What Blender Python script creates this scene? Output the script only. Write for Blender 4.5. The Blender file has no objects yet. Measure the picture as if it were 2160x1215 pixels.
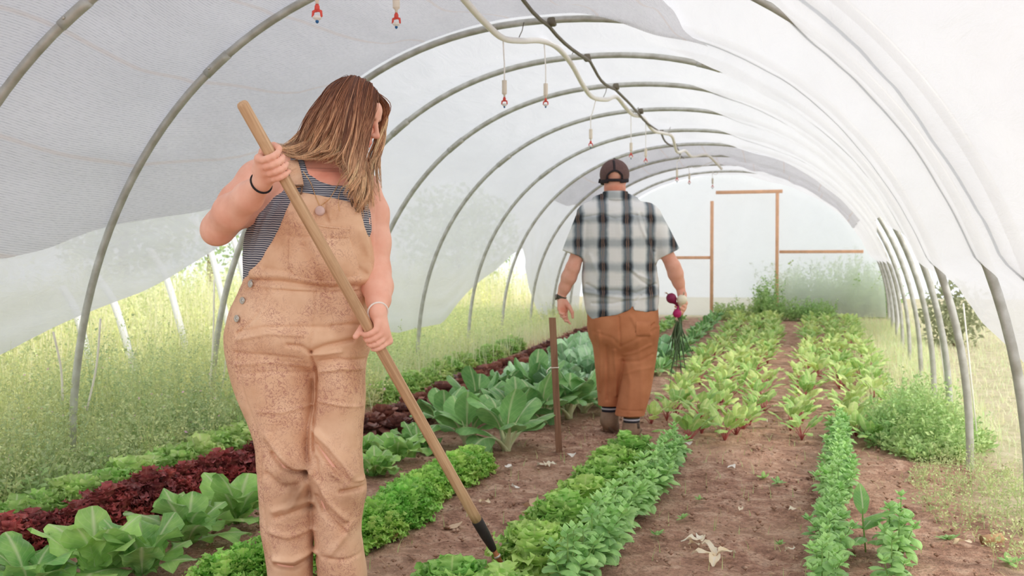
import bpy, math, random
import numpy as np
from mathutils import Vector, Matrix, Euler

# ---------------------------------------------------------------- camera, sky, sun, exposure
FPX, CXP, CYP = 2080.0, 1080.0, 607.5          # focal length and centre of the 2160 x 1215 frame
YAW, PITCH, CAMH = math.radians(15.3), math.radians(-1.17), 1.10
sc = bpy.context.scene
COL = sc.collection
cam = bpy.data.cameras.new('camera')
cam.sensor_width = 36.0
cam.lens = FPX * 36.0 / 2160.0
cam.dof.use_dof = True
cam.dof.focus_distance = 3.0
cam.dof.aperture_fstop = 6.0
cam.clip_end = 300
camo = bpy.data.objects.new('camera', cam)
camo.location = (0, 0, CAMH)
camo.rotation_euler = (math.pi / 2 + PITCH, 0, YAW)
COL.objects.link(camo)
sc.camera = camo

world = bpy.data.worlds.new('sky')
sc.world = world
world.use_nodes = True
wn = world.node_tree.nodes
wn['Background'].inputs['Color'].default_value = (0.93, 0.96, 1.0, 1)
wn['Background'].inputs['Strength'].default_value = 1.0

sun = bpy.data.lights.new('sun', 'SUN')
sun.energy = 1.5
sun.angle = math.radians(9)
sun.color = (1.0, 0.90, 0.79)
suno = bpy.data.objects.new('sun', sun)
suno.rotation_euler = (math.radians(54), 0, math.radians(70))
COL.objects.link(suno)

sc.view_settings.view_transform = 'Standard'
sc.view_settings.look = 'None'
sc.view_settings.gamma = 1.0
sc.view_settings.use_curve_mapping = False
sc.view_settings.exposure = 0.38

# ---------------------------------------------------------------- small helpers
rng = np.random.default_rng(7)
random.seed(7)
CR = np.array(camo.rotation_euler.to_matrix())
CL = np.array([0, 0, CAMH])
ST, CT = math.sin(YAW), math.cos(YAW)
RZ = np.array([[CT, -ST, 0], [ST, CT, 0], [0, 0, 1]])      # people face the lens: their axes turn with it


def ray(px, py):
    d = np.array([(px - CXP) / FPX, -(py - CYP) / FPX, -1.0])
    return CR @ d


def at(px, py, D):
    return CL + ray(px, py) * D


def slope(y):
    return 0.015 * np.maximum(0, np.asarray(y, float) - 6.0)


def gpt(px, py):
    r = ray(px, py)
    D = 5.0
    for _ in range(12):
        p = CL + r * D
        D = (float(slope(p[1])) - CAMH) / r[2]
    return CL + r * D


def atX(px, py, X):
    r = ray(px, py)
    return CL + r * (X / r[0])


def srgb(r, g, b):
    f = lambda c: c / 12.92 if c <= 0.04045 else ((c + 0.055) / 1.055) ** 2.4
    return (f(r / 255), f(g / 255), f(b / 255), 1)


def tag(o, label=None, cat=None, group=None, kind=None):
    if label: o['label'] = label
    if cat: o['category'] = cat
    if group: o['group'] = group
    if kind: o['kind'] = kind
    return o


def empty(name, loc=(0, 0, 0), rz=0.0, label=None, cat=None, group=None):
    o = bpy.data.objects.new(name, None)
    o.empty_display_size = 0.05
    o.location = [float(c) for c in loc]
    o.rotation_euler = (0, 0, rz)
    COL.objects.link(o)
    return tag(o, label, cat, group)


def mk(name, V, F, mat=None, parent=None, smooth=True, cols=None, uv=None, link=True):
    V = np.asarray(V, float)
    me = bpy.data.meshes.new(name)
    if isinstance(F, np.ndarray) and F.ndim == 2:
        nv, nf, k = len(V), len(F), F.shape[1]
        me.vertices.add(nv)
        me.vertices.foreach_set('co', V.astype(np.float32).ravel())
        me.loops.add(nf * k)
        me.loops.foreach_set('vertex_index', F.astype(np.int32).ravel())
        me.polygons.add(nf)
        me.polygons.foreach_set('loop_start', np.arange(0, nf * k, k, dtype=np.int32))
        me.update(calc_edges=True)
    else:
        me.from_pydata(V.tolist(), [], [list(map(int, f)) for f in F])
    if smooth:
        me.polygons.foreach_set('use_smooth', np.ones(len(me.polygons), bool))
    if cols is not None:
        a = me.color_attributes.new('tint', 'FLOAT_COLOR', 'POINT')
        c = np.ones((len(V), 4), np.float32)
        cc = np.asarray(cols, np.float32)
        c[:, :cc.shape[1]] = cc
        a.data.foreach_set('color', c.ravel())
    if uv is not None:
        l = me.uv_layers.new(name='uv')
        vi = np.zeros(len(me.loops), np.int32)
        me.loops.foreach_get('vertex_index', vi)
        l.data.foreach_set('uv', np.asarray(uv, np.float32)[vi].ravel())
    me.validate()
    o = bpy.data.objects.new(name, me)
    if mat: me.materials.append(mat)
    if link: COL.objects.link(o)
    if parent is not None: o.parent = parent
    return o


class MB:
    """collects shapes that become ONE mesh"""
    def __init__(s):
        s.V, s.F, s.U, s.C, s.n = [], [], [], [], 0

    def add(s, V, F, U=None, C=None):
        V = np.asarray(V, float)
        s.V.append(V)
        s.F += [tuple(int(i) + s.n for i in f) for f in F]
        s.U.append(np.zeros((len(V), 2)) if U is None else np.asarray(U, float))
        s.C.append(np.ones((len(V), 3)) if C is None else np.broadcast_to(np.asarray(C, float), (len(V), 3)))
        s.n += len(V)
        return s

    def tube(s, P, R, n=8, caps=True, C=None, flat=None, up=None):
        P = np.asarray(P, float)
        m = len(P)
        R = np.broadcast_to(np.asarray(R, float), (m,))
        T = np.gradient(P, axis=0)
        T /= np.linalg.norm(T, axis=1)[:, None] + 1e-9
        a = np.array([0, 0, 1.0]) if up is None else np.asarray(up, float)
        if abs(T[0] @ a) > 0.95: a = np.array([1.0, 0, 0])
        V, U = [], []
        N = a - T[0] * (a @ T[0])
        N /= np.linalg.norm(N)
        th = np.linspace(0, 2 * np.pi, n, endpoint=False)
        for i in range(m):
            N = N - T[i] * (N @ T[i])
            N /= np.linalg.norm(N) + 1e-9
            B = np.cross(T[i], N)
            fy = 1.0 if flat is None else flat
            V.append(P[i] + R[i] * (np.cos(th)[:, None] * B + fy * np.sin(th)[:, None] * N))
            U.append(np.stack([th / (2 * np.pi), np.full(n, i / max(1, m - 1))], 1))
        F = []
        for i in range(m - 1):
            for j in range(n):
                k = (j + 1) % n
                F.append((i * n + j, i * n + k, (i + 1) * n + k, (i + 1) * n + j))
        if caps:
            F.append(tuple(range(n - 1, -1, -1)))
            F.append(tuple((m - 1) * n + j for j in range(n)))
        return s.add(np.concatenate(V), F, np.concatenate(U), C)

    def lathe(s, prof, n=16, loc=(0, 0, 0), axis=None, C=None):
        """prof: (radius, height) pairs; axis: direction of height"""
        ax = np.array([0, 0, 1.0]) if axis is None else np.asarray(axis, float) / np.linalg.norm(axis)
        e1 = np.cross(ax, [0.3, 1.0, 0.2]); e1 /= np.linalg.norm(e1)
        e2 = np.cross(ax, e1)
        th = np.linspace(0, 2 * np.pi, n, endpoint=False)
        V = []
        for r, h in prof:
            V.append(np.asarray(loc) + ax * h + r * (np.cos(th)[:, None] * e1 + np.sin(th)[:, None] * e2))
        m = len(prof)
        F = []
        for i in range(m - 1):
            for j in range(n):
                k = (j + 1) % n
                F.append((i * n + j, i * n + k, (i + 1) * n + k, (i + 1) * n + j))
        F.append(tuple(range(n - 1, -1, -1)))
        F.append(tuple((m - 1) * n + j for j in range(n)))
        return s.add(np.concatenate(V), F, None, C)

    def box(s, c, size, R=None, C=None, bev=0.0):
        x, y, z = np.asarray(size) / 2.0
        b = bev
        if b <= 0:
            V = np.array([[i * x, j * y, k * z] for i in (-1, 1) for j in (-1, 1) for k in (-1, 1)])
            F = [(0, 1, 3, 2), (4, 6, 7, 5), (0, 4, 5, 1), (2, 3, 7, 6), (0, 2, 6, 4), (1, 5, 7, 3)]
        else:
            ring = [(-x + b, -y), (x - b, -y), (x, -y + b), (x, y - b), (x - b, y), (-x + b, y), (-x, y - b), (-x, -y + b)]
            V, lv = [], [(-z, 1 - b / max(x, y)), (-z + b, 1), (z - b, 1), (z, 1 - b / max(x, y))]
            for zz, q in lv: V += [(px * q, py * q, zz) for px, py in ring]
            V = np.array(V)
            F = [(i * 8 + j, i * 8 + (j + 1) % 8, (i + 1) * 8 + (j + 1) % 8, (i + 1) * 8 + j) for i in range(3) for j in range(8)]
            F += [tuple(range(7, -1, -1)), tuple(range(24, 32))]
        if R is not None: V = V @ np.asarray(R).T
        return s.add(V + np.asarray(c), F, None, C)

    def grid(s, V, U=None, C=None, closed=False):
        """V: (m, n, 3)"""
        m, n = V.shape[:2]
        F = []
        for i in range(m - 1):
            for j in range(n if closed else n - 1):
                k = (j + 1) % n
                F.append((i * n + j, i * n + k, (i + 1) * n + k, (i + 1) * n + j))
        return s.add(V.reshape(-1, 3), F, None if U is None else U.reshape(-1, 2), C)

    def arrays(s):
        return np.concatenate(s.V), s.F, np.concatenate(s.U), np.concatenate(s.C)

    def build(s, name, mat, parent=None, smooth=True, link=True):
        V, F, U, C = s.arrays()
        return mk(name, V, F, mat, parent, smooth, C, U, link)


def hash3(i, j, k):
    n = (i * 374761393 + j * 668265263 + k * 1274126177) & 0xFFFFFFFF
    n = ((n ^ (n >> 13)) * 1103515245) & 0xFFFFFFFF
    n = (n ^ (n >> 16)) & 0xFFFFFF
    return n / float(0xFFFFFF)


def vnoise(P, scale=1.0, oct=3):
    """value noise, -1..1"""
    P = np.asarray(P, float) * scale + 57.3
    out, amp, tot = 0.0, 1.0, 0.0
    for o in range(oct):
        I = np.floor(P).astype(np.int64)
        f = P - I
        f = f * f * (3 - 2 * f)
        v = 0.0
        for a in (0, 1):
            for b in (0, 1):
                for c in (0, 1):
                    w = (f[..., 0] if a else 1 - f[..., 0]) * (f[..., 1] if b else 1 - f[..., 1]) * (f[..., 2] if c else 1 - f[..., 2])
                    v = v + w * hash3(I[..., 0] + a, I[..., 1] + b, I[..., 2] + c)
        out = out + amp * (2 * v - 1)
        tot += amp
        amp *= 0.5
        P = P * 2.03 + 11.7
    return out / tot


def bez(pts, n):
    """smooth curve through points (Catmull-Rom)"""
    P = np.asarray(pts, float)
    Q = np.vstack([2 * P[0] - P[1], P, 2 * P[-1] - P[-2]])
    t = np.linspace(0, len(P) - 1 - 1e-9, n)
    i = np.floor(t).astype(int)
    f = (t - i)[:, None]
    a, b, c, d = Q[i], Q[i + 1], Q[i + 2], Q[i + 3]
    return 0.5 * ((2 * b) + (c - a) * f + (2 * a - 5 * b + 4 * c - d) * f ** 2 + (3 * b - a - 3 * c + d) * f ** 3)


# ---------------------------------------------------------------- solid modelling: distance fields -> one smooth surface
class Field:
    def __init__(s, lo, hi, h):
        s.lo, s.h = np.asarray(lo, float), h
        s.n = np.ceil((np.asarray(hi) - s.lo) / h).astype(int) + 1
        s.v = np.full(s.n, 0.3, np.float32)

    def sl(s, lo=None, hi=None):
        a = np.zeros(3, int) if lo is None else np.clip(np.floor((np.asarray(lo) - s.lo) / s.h).astype(int), 0, s.n)
        b = s.n.copy() if hi is None else np.clip(np.ceil((np.asarray(hi) - s.lo) / s.h).astype(int) + 1, 0, s.n)
        g = [(s.lo[i] + s.h * np.arange(a[i], b[i])).astype(np.float32) for i in range(3)]
        return (slice(a[0], b[0]), slice(a[1], b[1]), slice(a[2], b[2])), g[0][:, None, None], g[1][None, :, None], g[2][None, None, :]

    def put(s, fn, lo, hi, k=0.0, sub=False):
        m = k + 3 * s.h
        sl, X, Y, Z = s.sl(np.asarray(lo) - m, np.asarray(hi) + m)
        if 0 in s.v[sl].shape: return s
        d = fn(X, Y, Z)
        o = s.v[sl]
        if sub:
            d = -d
            if k > 0:
                h = np.clip(0.5 - 0.5 * (o - d) / k, 0, 1)
                s.v[sl] = o * (1 - h) + d * h + k * h * (1 - h)
            else: s.v[sl] = np.maximum(o, d)
        elif k > 0:
            h = np.clip(0.5 + 0.5 * (o - d) / k, 0, 1)
            s.v[sl] = o * (1 - h) + d * h - k * h * (1 - h)
        else: s.v[sl] = np.minimum(o, d)
        return s

    def cap(s, a, b, ra, rb=None, k=0.0, sub=False, sc=None):
        """tapered capsule"""
        a, b = np.asarray(a, float), np.asarray(b, float)
        rb = ra if rb is None else rb
        R = max(ra, rb)
        ab = b - a
        L2 = max(ab @ ab, 1e-9)

        def fn(X, Y, Z):
            t = np.clip(((X - a[0]) * ab[0] + (Y - a[1]) * ab[1] + (Z - a[2]) * ab[2]) / L2, 0, 1)
            d = np.sqrt((X - a[0] - t * ab[0]) ** 2 + (Y - a[1] - t * ab[1]) ** 2 + (Z - a[2] - t * ab[2]) ** 2)
            return d - (ra + (rb - ra) * t)
        return s.put(fn, np.minimum(a, b) - R, np.maximum(a, b) + R, k, sub)

    def chain(s, pts, rr, k=0.01):
        for i in range(len(pts) - 1): s.cap(pts[i], pts[i + 1], rr[i], rr[i + 1], k)
        return s

    def ell(s, c, r, M=None, k=0.0, sub=False):
        c, r = np.asarray(c, float), np.asarray(r, float)
        M = np.eye(3) if M is None else np.asarray(M)
        R = r.max()

        def fn(X, Y, Z):
            x, y, z = X - c[0], Y - c[1], Z - c[2]
            q = [(M[0, i] * x + M[1, i] * y + M[2, i] * z) for i in range(3)]
            k0 = np.sqrt((q[0] / r[0]) ** 2 + (q[1] / r[1]) ** 2 + (q[2] / r[2]) ** 2)
            k1 = np.sqrt((q[0] / r[0] ** 2) ** 2 + (q[1] / r[1] ** 2) ** 2 + (q[2] / r[2] ** 2) ** 2)
            return k0 * (k0 - 1) / np.maximum(k1, 1e-6)
        return s.put(fn, c - R, c + R, k, sub)

    def loft(s, keys, k=0.0, e=2.2, off=0.0):
        """keys: rows of (z, cx, cy, rx, ry)"""
        K = np.asarray(sorted(keys, key=lambda r: r[0]), float)
        C = K[:, 1:]
        lo = np.array([(K[:, 1] - K[:, 3]).min(), (K[:, 2] - K[:, 4]).min(), K[0, 0]]) - off - 0.01
        hi = np.array([(K[:, 1] + K[:, 3]).max(), (K[:, 2] + K[:, 4]).max(), K[-1, 0]]) + off + 0.01

        def fn(X, Y, Z):
            z = np.clip(Z.ravel(), K[0, 0], K[-1, 0])
            i = np.clip(np.searchsorted(K[:, 0], z) - 1, 0, len(K) - 2)
            T = np.gradient(C, K[:, 0], axis=0)
            hh = K[i + 1, 0] - K[i, 0]
            t = ((z - K[i, 0]) / hh)[:, None]
            hh = hh[:, None]
            q = C[i] * (1 + 2 * t) * (1 - t) ** 2 + T[i] * hh * t * (1 - t) ** 2 + C[i + 1] * t * t * (3 - 2 * t) + T[i + 1] * hh * t * t * (t - 1)
            cx, cy, rx, ry = [q[:, j].reshape(1, 1, -1).astype(np.float32) for j in range(4)]
            rho = (np.abs((X - cx) / rx) ** e + np.abs((Y - cy) / ry) ** e) ** (1 / e)
            d = (rho - 1) * np.minimum(rx, ry)
            dz = np.maximum(K[0, 0] - Z, Z - K[-1, 0])
            return np.maximum(d, dz) - off
        return s.put(fn, lo, hi, k)

    def copy(s):
        c = Field.__new__(Field)
        c.lo, c.h, c.n, c.v = s.lo, s.h, s.n, s.v.copy()
        return c

    def poly(s, pts, r=0.0):
        """signed distance to a polygon in the x-z plane on the whole grid, shape (nx,1,nz)"""
        X = (s.lo[0] + s.h * np.arange(s.n[0]))[:, None]
        Z = (s.lo[2] + s.h * np.arange(s.n[2]))[None, :]
        P = np.asarray(pts, float)
        d = np.full((s.n[0], s.n[2]), 1e9)
        ins = np.zeros_like(d, bool)
        for i in range(len(P)):
            a, b = P[i], P[(i + 1) % len(P)]
            ab = b - a
            t = np.clip(((X - a[0]) * ab[0] + (Z - a[1]) * ab[1]) / (ab @ ab), 0, 1)
            d = np.minimum(d, np.hypot(X - a[0] - t * ab[0], Z - a[1] - t * ab[1]))
            c = ((a[1] > Z) != (b[1] > Z)) & (X < (b[0] - a[0]) * (Z - a[1]) / (b[1] - a[1] + 1e-12) + a[0])
            ins ^= c
        return (np.where(ins, -d, d) - r)[:, None, :].astype(np.float32)

    def line(s, pts):
        """distance to a polyline in the x-z plane, shape (nx,1,nz)"""
        X = (s.lo[0] + s.h * np.arange(s.n[0]))[:, None]
        Z = (s.lo[2] + s.h * np.arange(s.n[2]))[None, :]
        d = np.full((s.n[0], s.n[2]), 1e9)
        P = np.asarray(pts, float)
        for a, b in zip(P[:-1], P[1:]):
            ab = b - a
            t = np.clip(((X - a[0]) * ab[0] + (Z - a[1]) * ab[1]) / (ab @ ab), 0, 1)
            d = np.minimum(d, np.hypot(X - a[0] - t * ab[0], Z - a[1] - t * ab[1]))
        return d[:, None, :].astype(np.float32)

    def fold(s, pts, amp, w, front=True, y0=0.0):
        """raise (amp > 0) or press in (amp < 0) the cloth along a line seen from the front"""
        g = amp * np.exp(-(s.line(pts) / w) ** 2)
        Y = (s.lo[1] + s.h * np.arange(s.n[1]))[None, :, None]
        m = np.clip(0.5 - (Y - y0) / 0.08, 0, 1).astype(np.float32) if front else 1.0
        s.v -= (g * m).astype(np.float32)
        return s

    def mesh(s, smooth=1):
        v = s.v
        nx, ny, nz = v.shape
        b = v < 0
        cnt = np.zeros((nx - 1, ny - 1, nz - 1), np.int8)
        for i in (0, 1):
            for j in (0, 1):
                for k in (0, 1):
                    cnt += b[i:nx - 1 + i, j:ny - 1 + j, k:nz - 1 + k]
        act = (cnt > 0) & (cnt < 8)
        idx = np.argwhere(act)
        N = len(idx)
        off = np.array([(i, j, k) for i in (0, 1) for j in (0, 1) for k in (0, 1)])
        val = np.stack([v[idx[:, 0] + o[0], idx[:, 1] + o[1], idx[:, 2] + o[2]] for o in off], 1).astype(float)
        acc, num = np.zeros((N, 3)), np.zeros(N)
        for a in range(8):
            for c in range(a + 1, 8):
                if np.abs(off[a] - off[c]).sum() != 1: continue
                va, vc = val[:, a], val[:, c]
                m = (va < 0) != (vc < 0)
                t = np.where(m, va / np.where(m, va - vc, 1), 0)
                acc += m[:, None] * (off[a] + t[:, None] * (off[c] - off[a]))
                num += m
        V = (idx + acc / num[:, None]) * s.h + s.lo
        vid = np.full(cnt.shape, -1, np.int32)
        vid[act] = np.arange(N)
        F = []
        for ax in range(3):
            o1, o2 = [(1, 2), (2, 0), (0, 1)][ax]
            sa = [slice(1, -1)] * 3
            sb = [slice(1, -1)] * 3
            sa[ax], sb[ax] = slice(0, v.shape[ax] - 1), slice(1, v.shape[ax])
            A, B = b[tuple(sa)], b[tuple(sb)]
            e = np.argwhere(A != B)
            fl = A[tuple(e.T)]
            for q in range(3):
                if q != ax: e[:, q] += 1
            q4 = []
            for d1, d2 in ((-1, -1), (0, -1), (0, 0), (-1, 0)):
                c = e.copy()
                c[:, o1] += d1
                c[:, o2] += d2
                q4.append(vid[c[:, 0], c[:, 1], c[:, 2]])
            q4 = np.stack(q4, 1)
            q4[~fl] = q4[~fl][:, ::-1]
            F.append(q4)
        F = np.concatenate(F)
        F = F[(F >= 0).all(1)]
        for it in range(smooth):
            for lam in (0.5, -0.52):
                S, n = np.zeros_like(V), np.zeros(N)
                for a in range(4):
                    i, j = F[:, a], F[:, (a + 1) % 4]
                    for q in range(3):
                        S[:, q] += np.bincount(i, V[j, q], N) + np.bincount(j, V[i, q], N)
                    n += np.bincount(i, minlength=N) + np.bincount(j, minlength=N)
                V = V + lam * (S / np.maximum(n, 1)[:, None] - V)
        return V, F
# ---------------------------------------------------------------- materials
class NT:
    def __init__(s, name):
        s.m = bpy.data.materials.new(name)
        s.m.use_nodes = True
        s.t = s.m.node_tree
        s.n, s.l = s.t.nodes, s.t.links
        s.out = s.n['Material Output']
        s.p = s.n['Principled BSDF']
        s.p.inputs['Specular IOR Level'].default_value = 0.25

    def new(s, typ, **kw):
        n = s.n.new(typ)
        for k, v in kw.items(): setattr(n, k, v)
        return n

    def link(s, a, b): s.l.new(a, b)

    def val(s, sock, v):
        if hasattr(v, 'node') or isinstance(v, bpy.types.NodeSocket): s.link(v, sock)
        elif isinstance(v, (int, float)): sock.default_value = v
        else: sock.default_value = tuple(v) if len(v) == len(sock.default_value) else tuple(v)[:3] + ((1,) if len(sock.default_value) == 4 else ())

    def coord(s, which='Object', scale=(1, 1, 1), rot=(0, 0, 0)):
        c = s.new('ShaderNodeTexCoord')
        m = s.new('ShaderNodeMapping')
        m.inputs['Scale'].default_value = scale
        m.inputs['Rotation'].default_value = rot
        s.link(c.outputs[which], m.inputs['Vector'])
        return m.outputs['Vector']

    def noise(s, vec, scale=5, detail=4, rough=0.55, dist=0.0):
        n = s.new('ShaderNodeTexNoise')
        s.link(vec, n.inputs['Vector'])
        n.inputs['Scale'].default_value = scale
        n.inputs['Detail'].default_value = detail
        n.inputs['Roughness'].default_value = rough
        n.inputs['Distortion'].default_value = dist
        return n.outputs['Fac']

    def ramp(s, fac, stops, interp='LINEAR'):
        r = s.new('ShaderNodeValToRGB')
        r.color_ramp.interpolation = interp
        e = r.color_ramp.elements
        while len(e) < len(stops): e.new(0.5)
        for x, (p, c) in zip(e, stops):
            x.position = p
            x.color = c if not isinstance(c, (int, float)) else (c, c, c, 1)
        s.link(fac, r.inputs['Fac'])
        return r.outputs['Color']

    def mix(s, fac, a, b, mode='MIX'):
        m = s.new('ShaderNodeMix', data_type='RGBA', blend_type=mode)
        s.val(m.inputs[0], fac)
        s.val(m.inputs[6], a)
        s.val(m.inputs[7], b)
        return m.outputs[2]

    def math(s, op, a, b=None, c=None):
        m = s.new('ShaderNodeMath', operation=op)
        for i, v in enumerate((a, b, c)):
            if v is not None: s.val(m.inputs[i], v)
        return m.outputs[0]

    def sep(s, vec):
        n = s.new('ShaderNodeSeparateXYZ')
        s.link(vec, n.inputs[0])
        return n.outputs

    def tint(s):
        a = s.new('ShaderNodeVertexColor', layer_name='tint')
        return a.outputs['Color']

    def rand(s):
        return s.new('ShaderNodeObjectInfo').outputs['Random']

    def bump(s, h, strength=0.3, dist=0.01):
        b = s.new('ShaderNodeBump')
        b.inputs['Strength'].default_value = strength
        b.inputs['Distance'].default_value = dist
        s.link(h, b.inputs['Height'])
        s.link(b.outputs['Normal'], s.p.inputs['Normal'])
        return b.outputs['Normal']

    def base(s, c, rough=None, metal=None):
        s.val(s.p.inputs['Base Color'], c)
        if rough is not None: s.val(s.p.inputs['Roughness'], rough)
        if metal is not None: s.p.inputs['Metallic'].default_value = metal
        return s

    def translucent(s, fac, col):
        t = s.new('ShaderNodeBsdfTranslucent')
        s.val(t.inputs['Color'], col)
        m = s.new('ShaderNodeMixShader')
        m.inputs[0].default_value = fac
        s.link(s.p.outputs[0], m.inputs[1])
        s.link(t.outputs[0], m.inputs[2])
        s.link(m.outputs[0], s.out.inputs['Surface'])
        return s


def plain(name, c, rough=0.6, metal=0.0, var=0.12, scale=20, bump=0.0):
    t = NT(name)
    v = t.coord()
    n = t.noise(v, scale, 4)
    d = tuple(x * (1 - var) for x in c[:3]) + (1,)
    e = tuple(min(1, x * (1 + var)) for x in c[:3]) + (1,)
    t.base(t.ramp(n, [(0.3, d), (0.7, e)]), rough, metal)
    if bump: t.bump(t.noise(v, scale * 3, 5), bump, 0.004)
    return t.m


def leafmat(name, dark, light, vein, trans=0.3, rough=0.42, var=0.25, veins=9):
    lift = lambda c: tuple(min(.92, q * 1.55 + 0.045) for q in c[:3]) + (1,)
    dark, light, vein = lift(dark), lift(light), lift(vein)
    t = NT(name)
    uv = t.coord('UV')
    x, y, _ = t.sep(uv)
    a = t.math('ABSOLUTE', t.math('SUBTRACT', x, 0.5))
    mid = t.ramp(a, [(0.0, 1.0), (0.035, 0.55), (0.08, 0.0)])
    # side veins: slanted stripes
    w = t.math('SINE', t.math('MULTIPLY', t.math('SUBTRACT', y, t.math('MULTIPLY', a, 0.55)), veins * 6.283))
    sv = t.ramp(w, [(0.80, 0.0), (1.0, 0.22)])
    vm = t.math('MAXIMUM', mid, sv)
    n = t.noise(t.coord('Object'), 14, 3)
    f = t.math('ADD', t.math('MULTIPLY', n, 0.75), t.math('MULTIPLY', t.math('SUBTRACT', t.rand(), 0.5), var))
    c = t.mix(t.ramp(f, [(0.22, 0.0), (0.6, 1.0)]), dark, light)
    c = t.mix(0.0, c, c)
    tn = t.tint()
    c = t.mix(1.0, c, tn, 'MULTIPLY')
    c = t.mix(t.math('MULTIPLY', vm, 0.55), c, vein)
    t.base(c, rough)
    t.bump(t.math('SUBTRACT', n, t.math('MULTIPLY', vm, 0.6)), 0.35, 0.004)
    t.translucent(trans, c)
    return t.m


M = {}


def make_film(name, col, clear, streak=0.05, weave=None, wrinkle=0.35):
    t = NT(name)
    v = t.coord('Object')
    tr = t.new('ShaderNodeBsdfTranslucent')
    di = t.new('ShaderNodeBsdfDiffuse')
    tp = t.new('ShaderNodeBsdfTransparent')
    n1 = t.noise(t.coord('Object', (1.2, 0.35, 1.2)), 2.2, 4, 0.6, 0.6)
    dark = tuple(x * (1 - 2 * streak) for x in col[:3]) + (1,)
    c = t.ramp(n1, [(0.3, dark), (0.65, col)])
    clearv = clear
    if weave:
        uv = t.coord('UV')
        x, y, _ = t.sep(uv)
        nz = t.noise(t.coord('Object', (30, 5, 30)), 4, 2)
        st = t.math('SINE', t.math('ADD', t.math('MULTIPLY', x, 6.283 / weave), t.math('MULTIPLY', nz, 2.0)))
        br = t.noise(t.coord('UV', (160, 26, 1)), 1.0, 2)
        k = t.math('MULTIPLY', t.ramp(st, [(0.35, 0.0), (0.85, 1.0)]), t.ramp(br, [(0.38, 0.25), (0.62, 1.0)]))
        c = t.mix(t.math('MULTIPLY', k, 0.48), c, srgb(150, 154, 165))
        seam = t.math('SINE', t.math('MULTIPLY', x, 6.283 / 0.55))
        c = t.mix(t.math('MULTIPLY', t.ramp(seam, [(0.985, 0.0), (1.0, 1.0)]), 0.30), c, srgb(226, 200, 180))
    t.val(tr.inputs['Color'], c)
    t.val(di.inputs['Color'], c)
    h = t.noise(t.coord('Object', (3.0, 1.0, 3.0), (0.2, 0.3, 0.5)), 3.0, 5, 0.6, 1.5)
    b = t.new('ShaderNodeBump')
    b.inputs['Strength'].default_value = wrinkle
    b.inputs['Distance'].default_value = 0.03
    t.link(h, b.inputs['Height'])
    t.link(b.outputs['Normal'], tr.inputs['Normal'])
    t.link(b.outputs['Normal'], di.inputs['Normal'])
    m1 = t.new('ShaderNodeMixShader')
    m1.inputs[0].default_value = 0.62
    t.link(di.outputs[0], m1.inputs[1])
    t.link(tr.outputs[0], m1.inputs[2])
    m2 = t.new('ShaderNodeMixShader')
    m2.inputs[0].default_value = clearv
    t.link(m1.outputs[0], m2.inputs[1])
    t.link(tp.outputs[0], m2.inputs[2])
    t.link(m2.outputs[0], t.out.inputs['Surface'])
    return t.m


M['film'] = make_film('greenhouse film', (0.78, 0.78, 0.81, 1), 0.09, 0.03)
M['film_clear'] = make_film('end wall film', (0.86, 0.88, 0.91, 1), 0.26, 0.02)
M['shade'] = make_film('shade cloth', srgb(241, 240, 245), 0.12, 0.04, weave=0.012, wrinkle=0.6)

# ground: soil inside, straw and grass outside
t = NT('garden soil')
v = t.coord('Object')
X, Y, Z = t.sep(v)
n1 = t.noise(v, 1.1, 5, 0.6)
n2 = t.noise(v, 9, 6, 0.7)
n3 = t.noise(v, 60, 4, 0.75)
soil = t.ramp(n2, [(0.30, srgb(120, 84, 70)), (0.48, srgb(190, 146, 124)), (0.68, srgb(232, 198, 174))])
soil = t.mix(t.math('MULTIPLY', t.ramp(n3, [(0.36, 1.0), (0.54, 0.0)]), 0.62), soil, srgb(86, 58, 48))
soil = t.mix(t.ramp(n1, [(0.42, 0.0), (0.7, 0.55)]), soil, srgb(206, 172, 146))
gr = t.ramp(n2, [(0.3, srgb(178, 178, 130)), (0.55, srgb(218, 206, 172)), (0.75, srgb(234, 224, 200))])
e1 = t.math('ADD', X, t.math('MULTIPLY', t.math('SUBTRACT', n1, 0.5), 0.9))
right = t.ramp(t.math('MULTIPLY', e1, 0.5), [(0.42, 0.0), (0.60, 1.0)])
left = t.ramp(t.math('MULTIPLY', e1, -0.2), [(0.62, 0.0), (0.70, 1.0)])
far = t.ramp(t.math('MULTIPLY', Y, 0.05), [(0.90, 0.0), (0.95, 1.0)])
out = t.math('MAXIMUM', t.math('MAXIMUM', right, left), far)
t.base(t.mix(out, soil, gr), 0.95)
t.bump(t.math('ADD', t.math('MULTIPLY', n2, 1.0), t.math('MULTIPLY', n3, 0.5)), 0.9, 0.03)
M['soil'] = t.m

# galvanised hoops
t = NT('galvanised pipe')
v = t.coord('Object')
n = t.noise(v, 14, 5)
t.base(t.ramp(n, [(0.3, srgb(176, 174, 164)), (0.7, srgb(212, 212, 208))]), 0.42, 0.35)
M['pipe'] = t.m
M['pipe_dark'] = plain('weathered pipe', srgb(120, 112, 98), 0.5, 0.3)
M['white_pipe'] = plain('white plastic pipe', srgb(240, 240, 242), 0.5, 0, 0.03)
M['hose'] = plain('white irrigation hose', srgb(252, 247, 242), 0.55, 0, 0.03)
M['cream'] = plain('cream plastic', srgb(238, 226, 210), 0.5, 0, 0.05)
M['red'] = plain('red plastic', srgb(226, 88, 76), 0.4, 0, 0.08)
M['blue'] = plain('blue plastic', srgb(40, 96, 150), 0.4, 0, 0.08)
M['clear'] = plain('milky plastic', srgb(240, 236, 232), 0.3, 0, 0.03)
M['twine'] = plain('cream twine', srgb(246, 240, 226), 0.8, 0, 0.08)
M['strap'] = plain('pale lavender strap', srgb(206, 204, 216), 0.7, 0, 0.03)
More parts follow.
